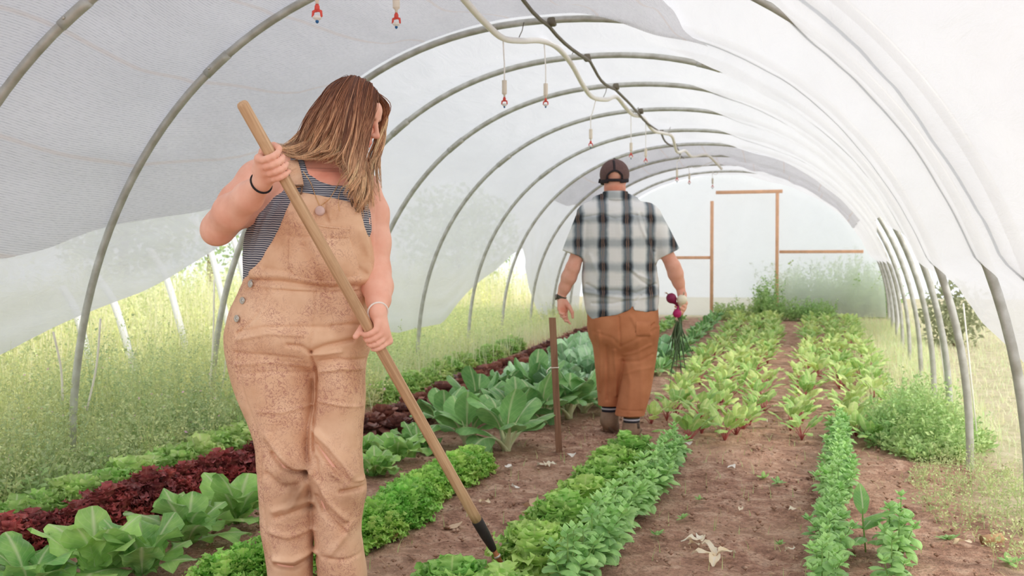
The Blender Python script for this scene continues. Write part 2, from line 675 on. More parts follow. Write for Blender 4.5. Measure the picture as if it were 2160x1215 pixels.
M['bolt'] = plain('bolt steel', srgb(206, 202, 194), 0.35, 0.7)
M['tan_wood'] = plain('orange tan timber', srgb(236, 186, 152), 0.75, 0, 0.1, 8)
M['paper'] = plain('weathered paper', srgb(226, 198, 170), 0.85, 0, 0.08)
M['card'] = plain('cardboard', srgb(204, 164, 126), 0.85, 0, 0.1)
M['whitecard'] = plain('white tag', srgb(238, 232, 224), 0.7, 0, 0.03)
M['straw'] = plain('dry straw', srgb(206, 176, 140), 0.9, 0, 0.2)
M['navy'] = plain('dark navy cloth', srgb(58, 66, 92), 0.8)

# wood
def wood(name, a, b, c, ring=40, rough=0.6):
    t = NT(name)
    v = t.coord('Object', (ring, ring, 2.0))
    n = t.noise(v, 1.0, 5, 0.6, 1.0)
    n2 = t.noise(t.coord('Object'), 9, 4)
    col = t.ramp(n, [(0.3, a), (0.55, b), (0.75, c)])
    col = t.mix(t.math('MULTIPLY', t.ramp(n2, [(0.55, 0.0), (0.72, 1.0)]), 0.4), col, a)
    t.base(col, rough)
    t.bump(n, 0.25, 0.002)
    return t.m


M['ash'] = wood('ash handle', srgb(164, 124, 90), srgb(206, 170, 134), srgb(228, 198, 164), 60)
M['stake'] = wood('weathered stake', srgb(112, 80, 62), srgb(150, 112, 90), srgb(176, 138, 112), 30, 0.85)
M['ferrule'] = plain('black ferrule', srgb(58, 52, 52), 0.55, 0.3, 0.15, 30, 0.2)
M['rust'] = plain('rusty shank', srgb(168, 112, 72), 0.6, 0.3, 0.3, 40, 0.2)
M['steel'] = plain('worn steel blade', srgb(196, 190, 184), 0.35, 0.6, 0.15, 30)


# people
def skin(name, a, b):
    t = NT(name)
    v = t.coord('Object')
    n = t.noise(v, 16, 5)
    n2 = t.noise(v, 180, 2)
    c = t.ramp(n, [(0.3, a), (0.7, b)])
    c = t.mix(1.0, c, t.tint(), 'MULTIPLY')
    t.base(c, 0.55)
    t.p.inputs['Subsurface Weight'].default_value = 0.12
    t.p.inputs['Subsurface Radius'].default_value = (0.02, 0.008, 0.005)
    t.p.inputs['Subsurface Scale'].default_value = 0.5
    t.bump(n2, 0.08, 0.001)
    return t.m


M['skin_w'] = skin('light peach skin', srgb(236, 172, 148), srgb(248, 196, 174))  # her own skin tone, mottled by noise
M['skin_m'] = skin('ruddy skin', srgb(228, 162, 140), srgb(240, 184, 164))

# hair: colour runs along each lock (tint holds it)
t = NT('long brown hair')
c = t.tint()
n = t.noise(t.coord('Object', (60, 60, 6)), 3, 3)
c = t.mix(t.math('MULTIPLY', t.ramp(n, [(0.35, 1.0), (0.6, 0.0)]), 0.35), c, srgb(70, 44, 36))
t.base(c, 0.42)
t.p.inputs['Specular IOR Level'].default_value = 0.4
M['hair'] = t.m

# striped jersey
t = NT('striped jersey')
v = t.coord('Object')
x, y, z = t.sep(v)
n = t.noise(v, 9, 3)
n2 = t.noise(v, 120, 3)
ph = t.math('ADD', z, t.math('ADD', t.math('MULTIPLY', n, 0.014), t.math('MULTIPLY', x, 0.05)))
s = t.math('SINE', t.math('MULTIPLY', ph, 6.283 / 0.0068))
c = t.mix(t.ramp(s, [(0.45, 0.0), (0.62, 1.0)]), srgb(78, 82, 96), srgb(218, 216, 216))
c = t.mix(t.math('MULTIPLY', n2, 0.25), c, srgb(120, 120, 130))
t.base(c, 0.9)
t.bump(n2, 0.2, 0.002)
M['tank'] = t.m

# printed duck cloth of the overalls: tan with maroon sprigs; worn dirt at the knees
t = NT('printed tan cloth')
v = t.coord('Object')
x, y, z = t.sep(v)
n = t.noise(v, 10, 4)
base = t.ramp(n, [(0.3, srgb(216, 170, 136)), (0.7, srgb(238, 200, 168))])
blot = t.noise(v, 7.5, 2, 0.5, 0.6)
area = t.ramp(blot, [(0.49, 0.0), (0.58, 1.0)])
# thin curly sprigs: contour lines of a warped noise
w1 = t.noise(v, 36, 3, 0.6, 2.0)
l1 = t.ramp(t.math('ABSOLUTE', t.math('SUBTRACT', w1, 0.5)), [(0.008, 1.0), (0.030, 0.0)])
w2 = t.noise(v, 95, 2, 0.6, 1.6)
l2 = t.ramp(w2, [(0.56, 0.0), (0.63, 1.0)])
ink = t.math('MAXIMUM', l1, t.math('MULTIPLY', l2, 0.8))
big = t.math('MULTIPLY', area, ink)
few = t.math('MULTIPLY', t.math('MULTIPLY', l1, t.ramp(blot, [(0.42, 0.0), (0.50, 1.0)])), 0.6)
c = t.mix(t.math('MULTIPLY', t.math('MAXIMUM', big, few), 0.60), base, srgb(150, 78, 84))
# soil ground into the cloth
c = t.mix(t.math('MULTIPLY', t.math('SUBTRACT', 1.0, t.tint()), 1.0), c, srgb(120, 78, 52))
wv = t.noise(v, 400, 2)
t.base(c, 0.85)
t.bump(wv, 0.15, 0.001)
M['overall'] = t.m
M['brass'] = plain('dull metal button', srgb(196, 190, 182), 0.35, 0.8, 0.08)
M['bronze'] = plain('bronze clasp', srgb(132, 104, 84), 0.4, 0.6, 0.1)
M['gold'] = plain('fine gold chain', srgb(226, 184, 130), 0.35, 0.7, 0.05)
M['stone'] = plain('milky pink pendant', srgb(214, 182, 172), 0.25, 0.1, 0.08)
M['black_band'] = plain('black elastic', srgb(44, 40, 42), 0.8)
M['white_band'] = plain('white bracelet', srgb(240, 230, 222), 0.4)

# plaid shirt
t = NT('plaid shirt cloth')
v = t.coord('Object')
x, y, z = t.sep(v)
n = t.noise(v, 14, 3)
wx = t.math('ADD', x, t.math('MULTIPLY', t.math('SUBTRACT', n, 0.5), 0.02))
wz = t.math('ADD', z, t.math('MULTIPLY', t.math('SUBTRACT', n, 0.5), 0.03))
sx = t.math('SINE', t.math('ADD', t.math('MULTIPLY', wx, 6.283 / 0.154), 0.55))
sz = t.math('SINE', t.math('ADD', t.math('MULTIPLY', wz, 6.283 / 0.154), 0.67))
bx = t.ramp(t.math('MULTIPLY_ADD', sx, 0.5, 0.5), [(0.42, 0.0), (0.66, 0.45), (0.88, 1.0)])
bz = t.ramp(t.math('MULTIPLY_ADD', sz, 0.5, 0.5), [(0.40, 0.0), (0.66, 0.40), (0.95, 1.0)])
k = t.math('MULTIPLY', t.math('ADD', t.math('MULTIPLY', bx, 0.66), t.math('MULTIPLY', bz, 0.36)), 1.0)
c = t.ramp(k, [(0.0, srgb(234, 234, 234)), (0.34, srgb(186, 192, 196)), (0.62, srgb(122, 132, 140)), (0.95, srgb(50, 55, 62))])
th = t.ramp(t.math('ABSOLUTE', t.math('SUBTRACT', sx, 0.97)), [(0.0, 0.5), (0.03, 0.0)])
c = t.mix(th, c, srgb(196, 150, 120))
t.base(c, 0.9)
M['plaid'] = t.m
t = NT('rust brown canvas')
v = t.coord('Object')
n = t.noise(v, 7, 4)
t.base(t.ramp(n, [(0.3, srgb(184, 116, 80)), (0.7, srgb(208, 140, 102))]), 0.88)
t.bump(t.noise(v, 350, 2), 0.15, 0.001)
M['canvas'] = t.m
M['boot'] = plain('dusty suede', srgb(150, 124, 104), 0.9, 0, 0.2, 18, 0.2)
M['boot_dark'] = plain('elastic gusset', srgb(88, 74, 66), 0.9)
M['sole'] = plain('dusty rubber sole', srgb(128, 108, 94), 0.9)
M['sock_dark'] = plain('dark sock', srgb(52, 52, 60), 0.9)
M['sock_white'] = plain('pale sock stripe', srgb(206, 208, 220), 0.9)
M['sock_brown'] = plain('brown sock stripe', srgb(130, 96, 60), 0.9)
M['cap_mesh'] = plain('brown cap mesh', srgb(108, 84, 82), 0.85, 0, 0.12, 60, 0.3)
M['cap_black'] = plain('black cap cloth', srgb(54, 48, 52), 0.85)
M['watch'] = plain('dark green watch strap', srgb(82, 78, 66), 0.6)
M['watch_face'] = plain('watch case', srgb(128, 122, 116), 0.3, 0.6)
M['shoe'] = plain('brown leather', srgb(120, 86, 66), 0.6)
M['eye'] = plain('eye white', srgb(232, 226, 222), 0.2, 0, 0.01)

# plants
M['lettuce'] = leafmat('frilly green lettuce leaf', srgb(116, 168, 76), srgb(174, 212, 112), srgb(190, 222, 140), 0.32)
M['pale_lettuce'] = leafmat('pale green lettuce leaf', srgb(128, 172, 84), srgb(186, 216, 128), srgb(214, 232, 170), 0.32)
M['red_lettuce'] = leafmat('red lettuce leaf', srgb(98, 34, 40), srgb(156, 66, 60), srgb(150, 90, 80), 0.22)
M['dark_lettuce'] = leafmat('dark red lettuce leaf', srgb(84, 46, 44), srgb(150, 92, 72), srgb(160, 110, 90), 0.22)
M['endive'] = leafmat('curly endive leaf', srgb(116, 176, 70), srgb(170, 216, 102), srgb(186, 224, 130), 0.32)
M['broad'] = leafmat('broad green leaf', srgb(92, 140, 66), srgb(150, 186, 96), srgb(206, 222, 166), 0.25, 0.36)
M['choy'] = leafmat('spoon shaped leaf', srgb(74, 124, 62), srgb(124, 166, 96), srgb(196, 214, 160), 0.2, 0.34)
M['choy_stalk'] = plain('pale leaf stalk', srgb(218, 224, 180), 0.45, 0, 0.08)
M['cabbage'] = leafmat('blue green leaf', srgb(112, 150, 112), srgb(158, 190, 148), srgb(208, 222, 190), 0.2, 0.4)
M['basil'] = leafmat('basil leaf', srgb(98, 144, 74), srgb(154, 190, 114), srgb(160, 198, 126), 0.25, 0.34, 0.2, 5)
M['stem'] = plain('green stem', srgb(130, 164, 88), 0.6, 0, 0.1)
M['beet'] = leafmat('beet leaf', srgb(112, 156, 70), srgb(184, 210, 124), srgb(206, 204, 150), 0.32, 0.38)
M['beet_stalk'] = plain('red leaf stalk', srgb(176, 92, 92), 0.5, 0, 0.15)
M['weed'] = leafmat('wispy weed leaf', srgb(140, 152, 118), srgb(200, 202, 166), srgb(190, 200, 140), 0.3, 0.6, 0.0, 1)
M['dry'] = leafmat('dry grass blade', srgb(198, 194, 158), srgb(222, 217, 192), srgb(232, 226, 206), 0.35, 0.7, 0.0, 1)
M['bark'] = plain('tree bark', srgb(120, 96, 80), 0.9)
M['dead'] = leafmat('withered leaf', srgb(200, 178, 142), srgb(232, 216, 186), srgb(236, 222, 196), 0.2, 0.8)
M['onion_red'] = plain('purple onion skin', srgb(132, 40, 78), 0.25, 0, 0.2, 10)
M['onion_pink'] = plain('magenta onion skin', srgb(176, 40, 100), 0.25, 0, 0.2, 10)
M['onion_white'] = plain('white onion skin', srgb(238, 230, 208), 0.3, 0, 0.06, 10)
M['onion_leaf'] = plain('onion greens', srgb(84, 108, 74), 0.45, 0, 0.25, 14)
M['root'] = plain('onion roots', srgb(226, 202, 180), 0.8)
# ---------------------------------------------------------------- the setting: ground, film tunnel, hoops
def xr(y): return 1.0 + 0.062 * np.maximum(0, np.asarray(y, float) - 5.85)


XLEFT, RIDGE, PN = -3.70, 2.60, 2.2


def prof(phi, y):
    """hoop line: phi 0 = right foot, pi = left foot"""
    c, a = (xr(y) + XLEFT) / 2, (xr(y) - XLEFT) / 2
    co, si = np.cos(phi), np.sin(phi)
    return c + a * np.sign(co) * np.abs(co) ** (2 / PN), RIDGE * np.abs(si) ** (2 / PN) + slope(y)


def phi_of_z(z): return np.arcsin(np.clip((z / RIDGE) ** (PN / 2), 0, 1))


def sstep(a, b, x):
    t = np.clip((x - a) / (b - a), 0, 1)
    return t * t * (3 - 2 * t)


HY = [3.35, 4.5, 5.85, 6.98, 8.25, 9.75, 11.5, 13.0, 14.6, 16.1, 17.5]

gx = np.concatenate([np.linspace(-60, -9, 22), np.arange(-8.6, -4.2, 0.2), np.arange(-4.1, 1.6, 0.05), np.arange(1.7, 5, 0.2), np.linspace(5.4, 60, 22)])
gy = np.concatenate([np.linspace(-6, 1.8, 8), np.arange(2.0, 8.5, 0.05), np.arange(8.6, 20, 0.12), np.linspace(20.5, 27, 10)])
GX, GY = np.meshgrid(gx, gy, indexing='ij')
P0 = np.stack([GX, GY, np.zeros_like(GX)], -1)
soilm = sstep(-3.9, -3.3, GX) * (1 - sstep(1.0, 1.6, GX)) * (1 - sstep(16, 19, GY))
GZ = slope(GY) + soilm * (0.022 * vnoise(P0, 2.2, 3) + 0.014 * np.maximum(vnoise(P0, 9, 2), -0.3) + 0.010 * vnoise(P0, 21, 1)) - 0.006
mb = MB().grid(np.stack([GX, GY, GZ], -1))
g = mb.build('ground', M['soil'])
tag(g, 'crumbly reddish brown garden soil between the vegetable rows', 'ground', kind='structure')

# hem of the side film, height over ground along the tunnel
HL = lambda y: np.interp(y, [1, 3.0, 3.95, 5.0, 5.6, 6.0, 6.7, 7.6, 8.4, 9.2, 10.5, 11.5, 12.4, 13.3, 14.4, 15.5, 19], [0.35, 0.5, 0.68, 0.95, 1.2, 1.36, 1.30, 0.85, 0.5, 0.40, 0.40, 0.75, 1.05, 1.25, 0.7, 0.12, 0.06])
HR = lambda y: np.interp(y, [1, 3, 4.5, 5.85, 7.0, 8.3, 9.8, 11.5, 13, 15, 19], [0.35, 0.45, 0.67, 1.02, 1.32, 1.5, 1.5, 1.25, 0.7, 0.1, 0.06])


def hoopfrac(y):
    h = np.array([0.9, 2.1] + HY + [18.6, 20])
    i = np.clip(np.searchsorted(h, y) - 1, 0, len(h) - 2)
    return (y - h[i]) / (h[i + 1] - h[i])


def film_off(phi, y, x, z):
    f = np.sin(np.pi * hoopfrac(y)) ** 2
    P = np.stack([x, y * 0.6, z], -1)
    wr = vnoise(P, 2.0, 3) * 0.022 + vnoise(np.stack([x * 3 + y, y * 0.8, z * 3 - y], -1), 2.6, 2) * 0.010
    sag = -0.055 * f * np.sin(phi) ** 0.5
    th = np.radians(np.interp(y, [3.7, 4.3, 5.2, 5.85, 6.4, 7.0, 7.6, 8.25, 9.75, 12, 19], [86, 56, 66, 82, 74, 62, 66, 78, 78, 80, 80]))
    w = (1 - sstep(th - 0.12, th + 0.12, phi)) * sstep(0.98, 1.18, z - slope(y))
    o = 0.046 * (1 - w) + (-0.040 + 0.022 * vnoise(P, 1.4, 2)) * w
    zz = np.maximum(z - slope(y) - HL(y), 0)
    dr = 0.016 * np.sin(zz * 26 + 3.0 * vnoise(np.stack([x, y * .5, z], -1), 1.5, 2)) * np.exp(-zz / 0.45) * sstep(1.75, 2.1, phi)
    return o + sag + wr * (0.35 + 0.65 * f) + dr * (0.3 + 0.7 * f)


def sheet(name, mat, y, pl, pr, offs, label, cat, kind=None, nphi=110):
    """film between phi = pr(y) .. pl(y)"""
    s = np.linspace(0, 1, nphi)
    Yg = np.repeat(y[:, None], nphi, 1)
    PH = pr(y)[:, None] + (pl(y) - pr(y))[:, None] * s
    X, Z = prof(PH, Yg)
    X2, Z2 = prof(PH + 1e-3, Yg)
    tx, tz = X2 - X, Z2 - Z
    L = np.hypot(tx, tz) + 1e-9
    nx, nz = tz / L, -tx / L
    o = offs(PH, Yg, X, Z)
    V = np.stack([X + nx * o, Yg, Z + nz * o], -1)
    arc = np.cumsum(np.concatenate([np.zeros((len(y), 1)), np.hypot(np.diff(X, axis=1), np.diff(Z, axis=1))], 1), 1)
    mb = MB().grid(V, np.stack([arc, Yg], -1))
    ob = mb.build(name, mat)
    return tag(ob, label, cat, kind=kind)


ys = np.arange(1.3, 18.62, 0.085)
sheet('ceiling', M['film'], ys, lambda y: np.pi - phi_of_z(HL(y)), lambda y: phi_of_z(HR(y)), film_off,
      'white plastic film stretched over the hoops as roof and sides', 'greenhouse film', 'structure', 150)

# two shade cloths lie between film and hoops
ZL = lambda y: np.interp(y, [1, 3.8, 5.4, 6], [0.9, 1.15, 1.50, 1.55])


def shade_off(ph, y, x, z):
    f = np.sin(np.pi * hoopfrac(y)) ** 2
    sw = vnoise(np.stack([x * 1.6, y * 1.1 + x * 0.8, z], -1), 2.6, 3)
    fold = np.abs(np.sin(x * 9 + 2 * vnoise(np.stack([x, y, z], -1), 1.2, 2) + y * 2.2)) ** 3
    return film_off(ph, y, x, z) - 0.017 - f * (0.02 + 0.016 * sw + 0.02 * fold * np.sin(ph) ** 4)


def phi_x(off): return np.arccos(np.clip((off / 2.35) ** (PN / 2), 0, 1))


o = sheet('shade_cloth', M['shade'], np.arange(1.35, 5.83, 0.04), lambda y: np.pi - phi_of_z(ZL(y)), lambda y: phi_x(np.interp(y, [1, 4.5, 5.8], [0.80, 0.62, 0.95])), shade_off,
          'grey woven shade cloth lining the roof over the woman, with wrinkles', 'shade cloth', None, 170)
o = sheet('shade_cloth', M['shade'], np.arange(13.03, 16.2, 0.06), lambda y: np.pi - phi_of_z(1.9 + 0 * y), lambda y: phi_of_z(1.62 + 0 * y), shade_off,
          'beige shade cloth band across the roof near the far end wall', 'shade cloth', None, 130)

# hoops
ORD = 'first second third fourth fifth sixth seventh eighth ninth tenth eleventh twelfth thirteenth fourteenth fifteenth sixteenth seventeenth eighteenth nineteenth twentieth'.split()
for i, y in enumerate(HY):
    xb, zb = prof(0.0, y)
    e = empty('greenhouse_hoop', (RIDGE * 0 - 1.35, y, float(slope(y))), 0,
              f'grey steel hoop arching over the tunnel, {ORD[i]} from the front', 'hoop', 'hoops of the tunnel')
    base = np.array(e.location)
    ph = np.linspace(0.0, np.pi, 72)
    X, Z = prof(ph, np.full(72, y))
    P = np.stack([X, np.full(72, y) + (0.5 * (X - XLEFT) / 4.7 if i == 0 else 0), Z], 1)
    P = np.vstack([[P[0] - [0, 0, 0.25]], P, [P[-1] - [0, 0, 0.25]]])
    MB().tube(P - base, 0.021, 10 if y < 9 else 7).build('pipe', M['pipe'], e)
    for pc in ((math.radians(126), math.radians(72)) if y < 12 else ()):
        q = np.linspace(pc - 0.035, pc + 0.035, 5)
        X, Z = prof(q, np.full(5, y))
        P = np.stack([X, np.full(5, y) + (0.5 * (X - XLEFT) / 4.7 if i == 0 else 0), Z], 1) - base
        c = MB().tube(P, 0.0245, 10).build('coupling', M['pipe'], e)
        MB().lathe([(0.0, 0.0), (0.008, 0.001), (0.008, 0.006), (0.003, 0.009)], 8, P[3] + np.array([0, -0.024, 0]), (0, -1, 0)).build('bolt', M['bolt'], c)

# ridge purlin, clamped to each hoop
e = empty('ridge_pole', (-1.35, 3.0, 2.55), 0, 'thin dark pole running under the ridge from hoop to hoop', 'pole')
pp = []
for a, b in zip(HY[:8], HY[1:9]):
    for t in np.linspace(0, 1, 6, endpoint=False):
        y = a + (b - a) * t
        pp.append((-1.35 + 0.02 * math.sin(y * 3), y, RIDGE - 0.035 + float(slope(y)) - 0.03 * math.sin(math.pi * t)))
MB().tube(np.array(pp) - np.array(e.location), 0.012, 6).build('pole', M['pipe_dark'], e)
for y in HY[1:8]:
    MB().box(np.array([-1.35, y, RIDGE - 0.012 + float(slope(y))]) - np.array(e.location), (0.05, 0.055, 0.05), None, None, 0.008).build('clamp', M['pipe_dark'], e)

# far end wall: clear film, timber door frame
ye = 18.6
q = np.linspace(0, np.pi, 60)
X, Z = prof(q, np.full(60, ye))
ring = np.stack([X, np.full(60, ye), Z + 0.03], 1)
nb_ = np.linspace(ring[-1], ring[0], 22)[1:]
ring = np.vstack([ring, nb_])
c0 = np.array([-1.0, ye, 1.2])
V = np.concatenate([[c0 + (p - c0) * s for p in ring] for s in np.linspace(0.0005, 1, 14)])
V[:, 1] += 0.03 * vnoise(V * [3, 1, 0.6], 1.6, 3)
o = MB().grid(V.reshape(14, len(ring), 3)).build('wall_back', M['film_clear'])
tag(o, 'thin clear film closing the far end of the tunnel', 'end wall', kind='structure')
zb = float(slope(18.4))
e = empty('door_frame', (-0.66, 18.42, zb), 0, 'orange tan timber door frame at the far end of the tunnel', 'door frame')
B = np.array(e.location)
pl, pr, hd = at(1503, 425, 18.2), at(1640, 410, 18.2), at(1575, 411, 18.2)
for nm, px, top in (('door_post', pl[0], pl[2]), ('door_post', pr[0], pr[2])):
    MB().box(np.array([px, 18.42, (top + zb) / 2]) - B, (0.06, 0.05, top - zb), None, None, 0.006).build(nm, M['tan_wood'], e)
MB().box(np.array([(pl[0] + pr[0]) / 2 + 0.08, 18.42, hd[2] + 0.03]) - B, (1.18, 0.05, 0.06), None, None, 0.006).build('header', M['tan_wood'], e)
for nm, a, b in (('left', at(1384, 546, 18.2), at(1502, 541, 18.2)), ('right', at(1644, 535, 18.2), at(1814, 529, 18.2))):
    e = tag(MB().box(((a[0] + b[0]) / 2, 18.44, (a[2] + b[2]) / 2), (abs(b[0] - a[0]), 0.04, 0.055), None, None, 0.006).build('wall_rail', M['tan_wood']),
            f'tan timber rail on the end wall, {"between the man and the door frame" if nm == "left" else "reaching from the door frame toward the right hoops"}', 'rail', 'rails of the end wall')

# wavy white water hose under the ridge, with hanging sprinklers
hp = [(930, -60), (980, 0), (1020, 45), (1060, 80), (1100, 86), (1140, 86), (1175, 100), (1205, 135), (1230, 180), (1250, 205), (1280, 210), (1300, 204), (1318, 225), (1335, 242), (1356, 248), (1378, 275), (1400, 281), (1418, 288), (1428, 320), (1445, 318), (1460, 330), (1490, 326), (1512, 345), (1522, 356)]
P = []
for i, (a, b) in enumerate(hp):
    yy = np.interp(i, [0, 1, 3, 6, 9, 13, 17, 20, 23], [4.3, 4.7, 5.5, 6.6, 7.9, 9.6, 11.8, 13.2, 15.0])
    r = ray(a, b)
    P.append(CL + r * (yy / r[1]))
P = bez([(-1.42, 2.0, 2.44), (-1.45, 3.2, 2.42)] + P, 150)
hose = empty('irrigation_hose', P[0], 0, 'white wavy water hose hanging under the ridge of the tunnel', 'hose')
MB().tube(P - P[0], 0.0185, 8).build('hose', M['hose'], hose)
for y in HY[:7]:
    k = np.argmin(np.abs(P[:, 1] - y))
    a = P[k] - P[0]
    MB().tube([a + [0, 0, 0.02], a + [0.02, 0, 0.06], a + [0.03, 0, max(0.08, RIDGE - P[k][2] - 0.01 + float(slope(y)))]], 0.003, 5).build('hook', M['pipe_dark'], hose)

# sprinkler: (px of the bottom tip, py, distance along the tunnel)
SP = [(669, 46, 3.0, 'white milky deflector, at the upper edge left of the woman'), (836, 58, 3.7, 'blue tip, at the upper edge right above the woman'),
      (1064, 226, 5.5, 'red spinner and blue pin, nearest the second hoop top'), (1151, 226, 6.3, 'clear spinner, beside the one with a blue pin'),
      (1246, 312, 8.0, 'red spinner, under the wavy hose between the woman and the man'), (1331, 335, 9.5, 'small, just up and right of the cap'), (1362, 345, 10.3, 'small, second to the right of the cap'),
      (1428, 384, 12.6, 'on a long drop, above the right shoulder of the man'), (1454, 389, 14.2, 'tiny dark one past the shoulder of the man'), (1503, 398, 15.0, 'tiny one in front of the beige shade band')]
for i, (px, py, yy, what) in enumerate(SP):
    r = ray(px, py)
    tip = CL + r * (yy / r[1])
    k = np.argmin(np.abs(P[:, 1] - yy))
    top = P[k]
    e = empty('sprinkler', tip, 0, f'hanging sprinkler with {what}' if i in (0, 1, 2, 3, 4) else f'hanging sprinkler, {what}', 'sprinkler', 'sprinklers on the hose')
    L = float(top[2] - tip[2])
    w0 = 0.155
    mbt = MB().tube(bez([(top[0] - tip[0], top[1] - tip[1], L - 0.01), (0.3 * (top[0] - tip[0]), 0.3 * (top[1] - tip[1]), L * 0.7), (0, 0, w0 + 0.1), (0, 0, w0 - 0.01)], 12), 0.0042, 6)
    mbt.build('drop_tube', M['hose'], e)
    rings = [(0.002, w0)]
    for q in range(9): rings += [(0.0150, w0 - 0.002 - q * 0.009), (0.0138, w0 - 0.006 - q * 0.009)]
    rings += [(0.006, w0 - 0.085), (0.005, w0 - 0.098)]
    MB().lathe(rings[::-1], 14).build('weight', M['cream'], e)
    MB().lathe([(0.0045, 0.036), (0.009, 0.04), (0.0085, 0.052), (0.006, 0.054), (0.006, 0.058)], 12).build('nozzle', M['red'], e)
    f = MB()
    for s in (-1, 1): f.tube([(0, 0, 0.038), (s * 0.014, 0, 0.034), (s * 0.016, 0, 0.018), (s * 0.005, 0, 0.010)], [0.006, 0.005, 0.004, 0.003], 6)
    f.build('bridge', M['red'], e)
    MB().lathe([(0.0, 0.003), (0.012, 0.009), (0.016, 0.015), (0.011, 0.020), (0.004, 0.022)], 14).build('spinner', M['clear'], e)
    MB().lathe([(0.0, -0.006), (0.005, -0.003), (0.006, 0.003), (0.003, 0.006)], 10).build('tip', M['blue'], e)

# strings of the roll-up sides, hanging on the left
for i, (a, b, where) in enumerate((((112, 700), (132, 845), 'left of the second hoop foot'), ((212, 672), (183, 866), 'right of the second hoop foot'), ((452, 590), (436, 880), 'left of the third hoop foot'), ((482, 690), (455, 880), 'right of the third hoop foot'))):
    X = -3.62
    p, q = atX(*a, X), atX(*b, X)
    q[1] = p[1] + (q[1] - p[1]) * 0.5
    q = CL + ray(*b) * ((q - CL) @ np.array([-ST, CT, 0])) / (ray(*b) @ np.array([-ST, CT, 0]))
    q[2] = max(q[2], 0.0)
    o = MB().tube(bez([p, (p + q) / 2 + [0.01, 0.01, -0.01], q], 8), 0.006, 5).build('cord', M['twine'])
    tag(o, f'thin cream cord hanging from the side film, {where}', 'cord', 'cords of the roll-up side')
for i, (a, b, where) in enumerate((((1965, 560), (2004, 900), 'nearest to the third hoop'), ((2032, 640), (2062, 930), 'between the front right posts'))):
    p, q = atX(*a, 1.10), atX(*b, 1.12)
    o = MB().tube([p, (p + q) / 2, q], 0.005, 5).build('cord', M['twine'])
    tag(o, f'thin cord along the right hoop posts, {where}', 'cord', 'cords of the roll-up side')

# white hoops of the neighbouring tunnel, seen through the open left side
for i, (top, foot) in enumerate((((150, 660), (212, 800)), ((228, 640), (302, 838)), ((340, 588), (414, 790)), ((434, 530), (505, 640)), ((482, 505), (560, 620)))):
    X = -4.9
    f = atX(*foot, X)
    f[2] = min(f[2], 0.02)
    f = np.array([X, f[1], 0.0])
    t0 = CL + ray(*top) * ((f - CL) @ np.array([-ST, CT, 0])) / (ray(*top) @ np.array([-ST, CT, 0]))
    h = t0[2]
    dx = t0[0] - X
    P = bez([(X, f[1], -0.1), (X, f[1], 0.05), (X + dx * 0.45, f[1], h * 0.5), (X + dx, f[1], h), (X + dx * 1.5 - 0.02, f[1], h * 1.25)], 30)
    o = MB().tube(P, 0.030, 8).build('bent_pipe', M['white_pipe'])
    tag(o, f'white bent pipe leaning outside the left film, {ORD[i]} from the left edge', 'pipe', 'white pipes beyond the left side')

# wooden stake with twine
b, tp = gpt(1179, 948), None
D = float((b - CL) @ (CR @ np.array([0, 0, -1.0])))
tp = at(1165, 670, D)
e = empty('wooden_stake', b, YAW, 'weathered brown wooden stake standing upright in the soil beside the man', 'stake')
R = RZ.T
d = R @ (tp - b)
m = MB()
V = []
for k, (w, th) in ((-0.06, (0.019, 0.008)), (0.5, (0.020, 0.009)), (1.0, (0.021, 0.009))):
    c = d * k
    V.append([c + [-w, -th, 0], c + [w, -th, 0], c + [w, th, 0], c + [-w, th, 0]])
m.grid(np.array(V), None, None, True)
m.F += [(3, 2, 1, 0), (8, 9, 10, 11)]
m.build('stake', M['stake'], e, smooth=False)
c = d * 0.62
MB().tube([c + [-0.024, -0.012, 0], c + [0.024, -0.012, 0.002], c + [0.024, 0.012, 0.003], c + [-0.024, 0.012, 0.002], c + [-0.025, -0.012, 0.004], c + [-0.045, -0.02, -0.012], c + [-0.05, -0.02, -0.03]], 0.003, 5).build('twine', M['twine'], e)
# ---------------------------------------------------------------- the woman with the hoe
class Frame:
    """a figure's own axes: x to the right of the photo, y away from the lens, z up; metres"""
    def __init__(s, px, D):
        s.D = D
        p = at(px, CYP, D)
        s.o = np.array([p[0], p[1], float(slope(p[1]))])

    def __call__(s, px, py, dy=0.0):
        return RZ.T @ (at(px, py, s.D + dy) - s.o)

    def xz(s, pts, dy=-0.1):
        return [tuple(s(a, b, dy)[[0, 2]]) for a, b in pts]

    def keys(s, rows):
        out = []
        for py, l, r, dy, ry in rows:
            a, b = s(l, py, dy), s(r, py, dy)
            out.append((a[2], (a[0] + b[0]) / 2, dy, (b[0] - a[0]) / 2, ry))
        return out


def limb_ring(mb_, c, ax, r, t, n=20, flat=1.0):
    """a closed band round a limb"""
    ax = np.asarray(ax, float) / np.linalg.norm(ax)
    e1 = np.cross(ax, [0, 1, 0.1]); e1 /= np.linalg.norm(e1)
    e2 = np.cross(ax, e1)
    th = np.linspace(0, 2 * np.pi, n + 1)
    P = np.asarray(c) + r * (np.cos(th)[:, None] * e1 + flat * np.sin(th)[:, None] * e2)
    return mb_.tube(P, t, 7, caps=False)


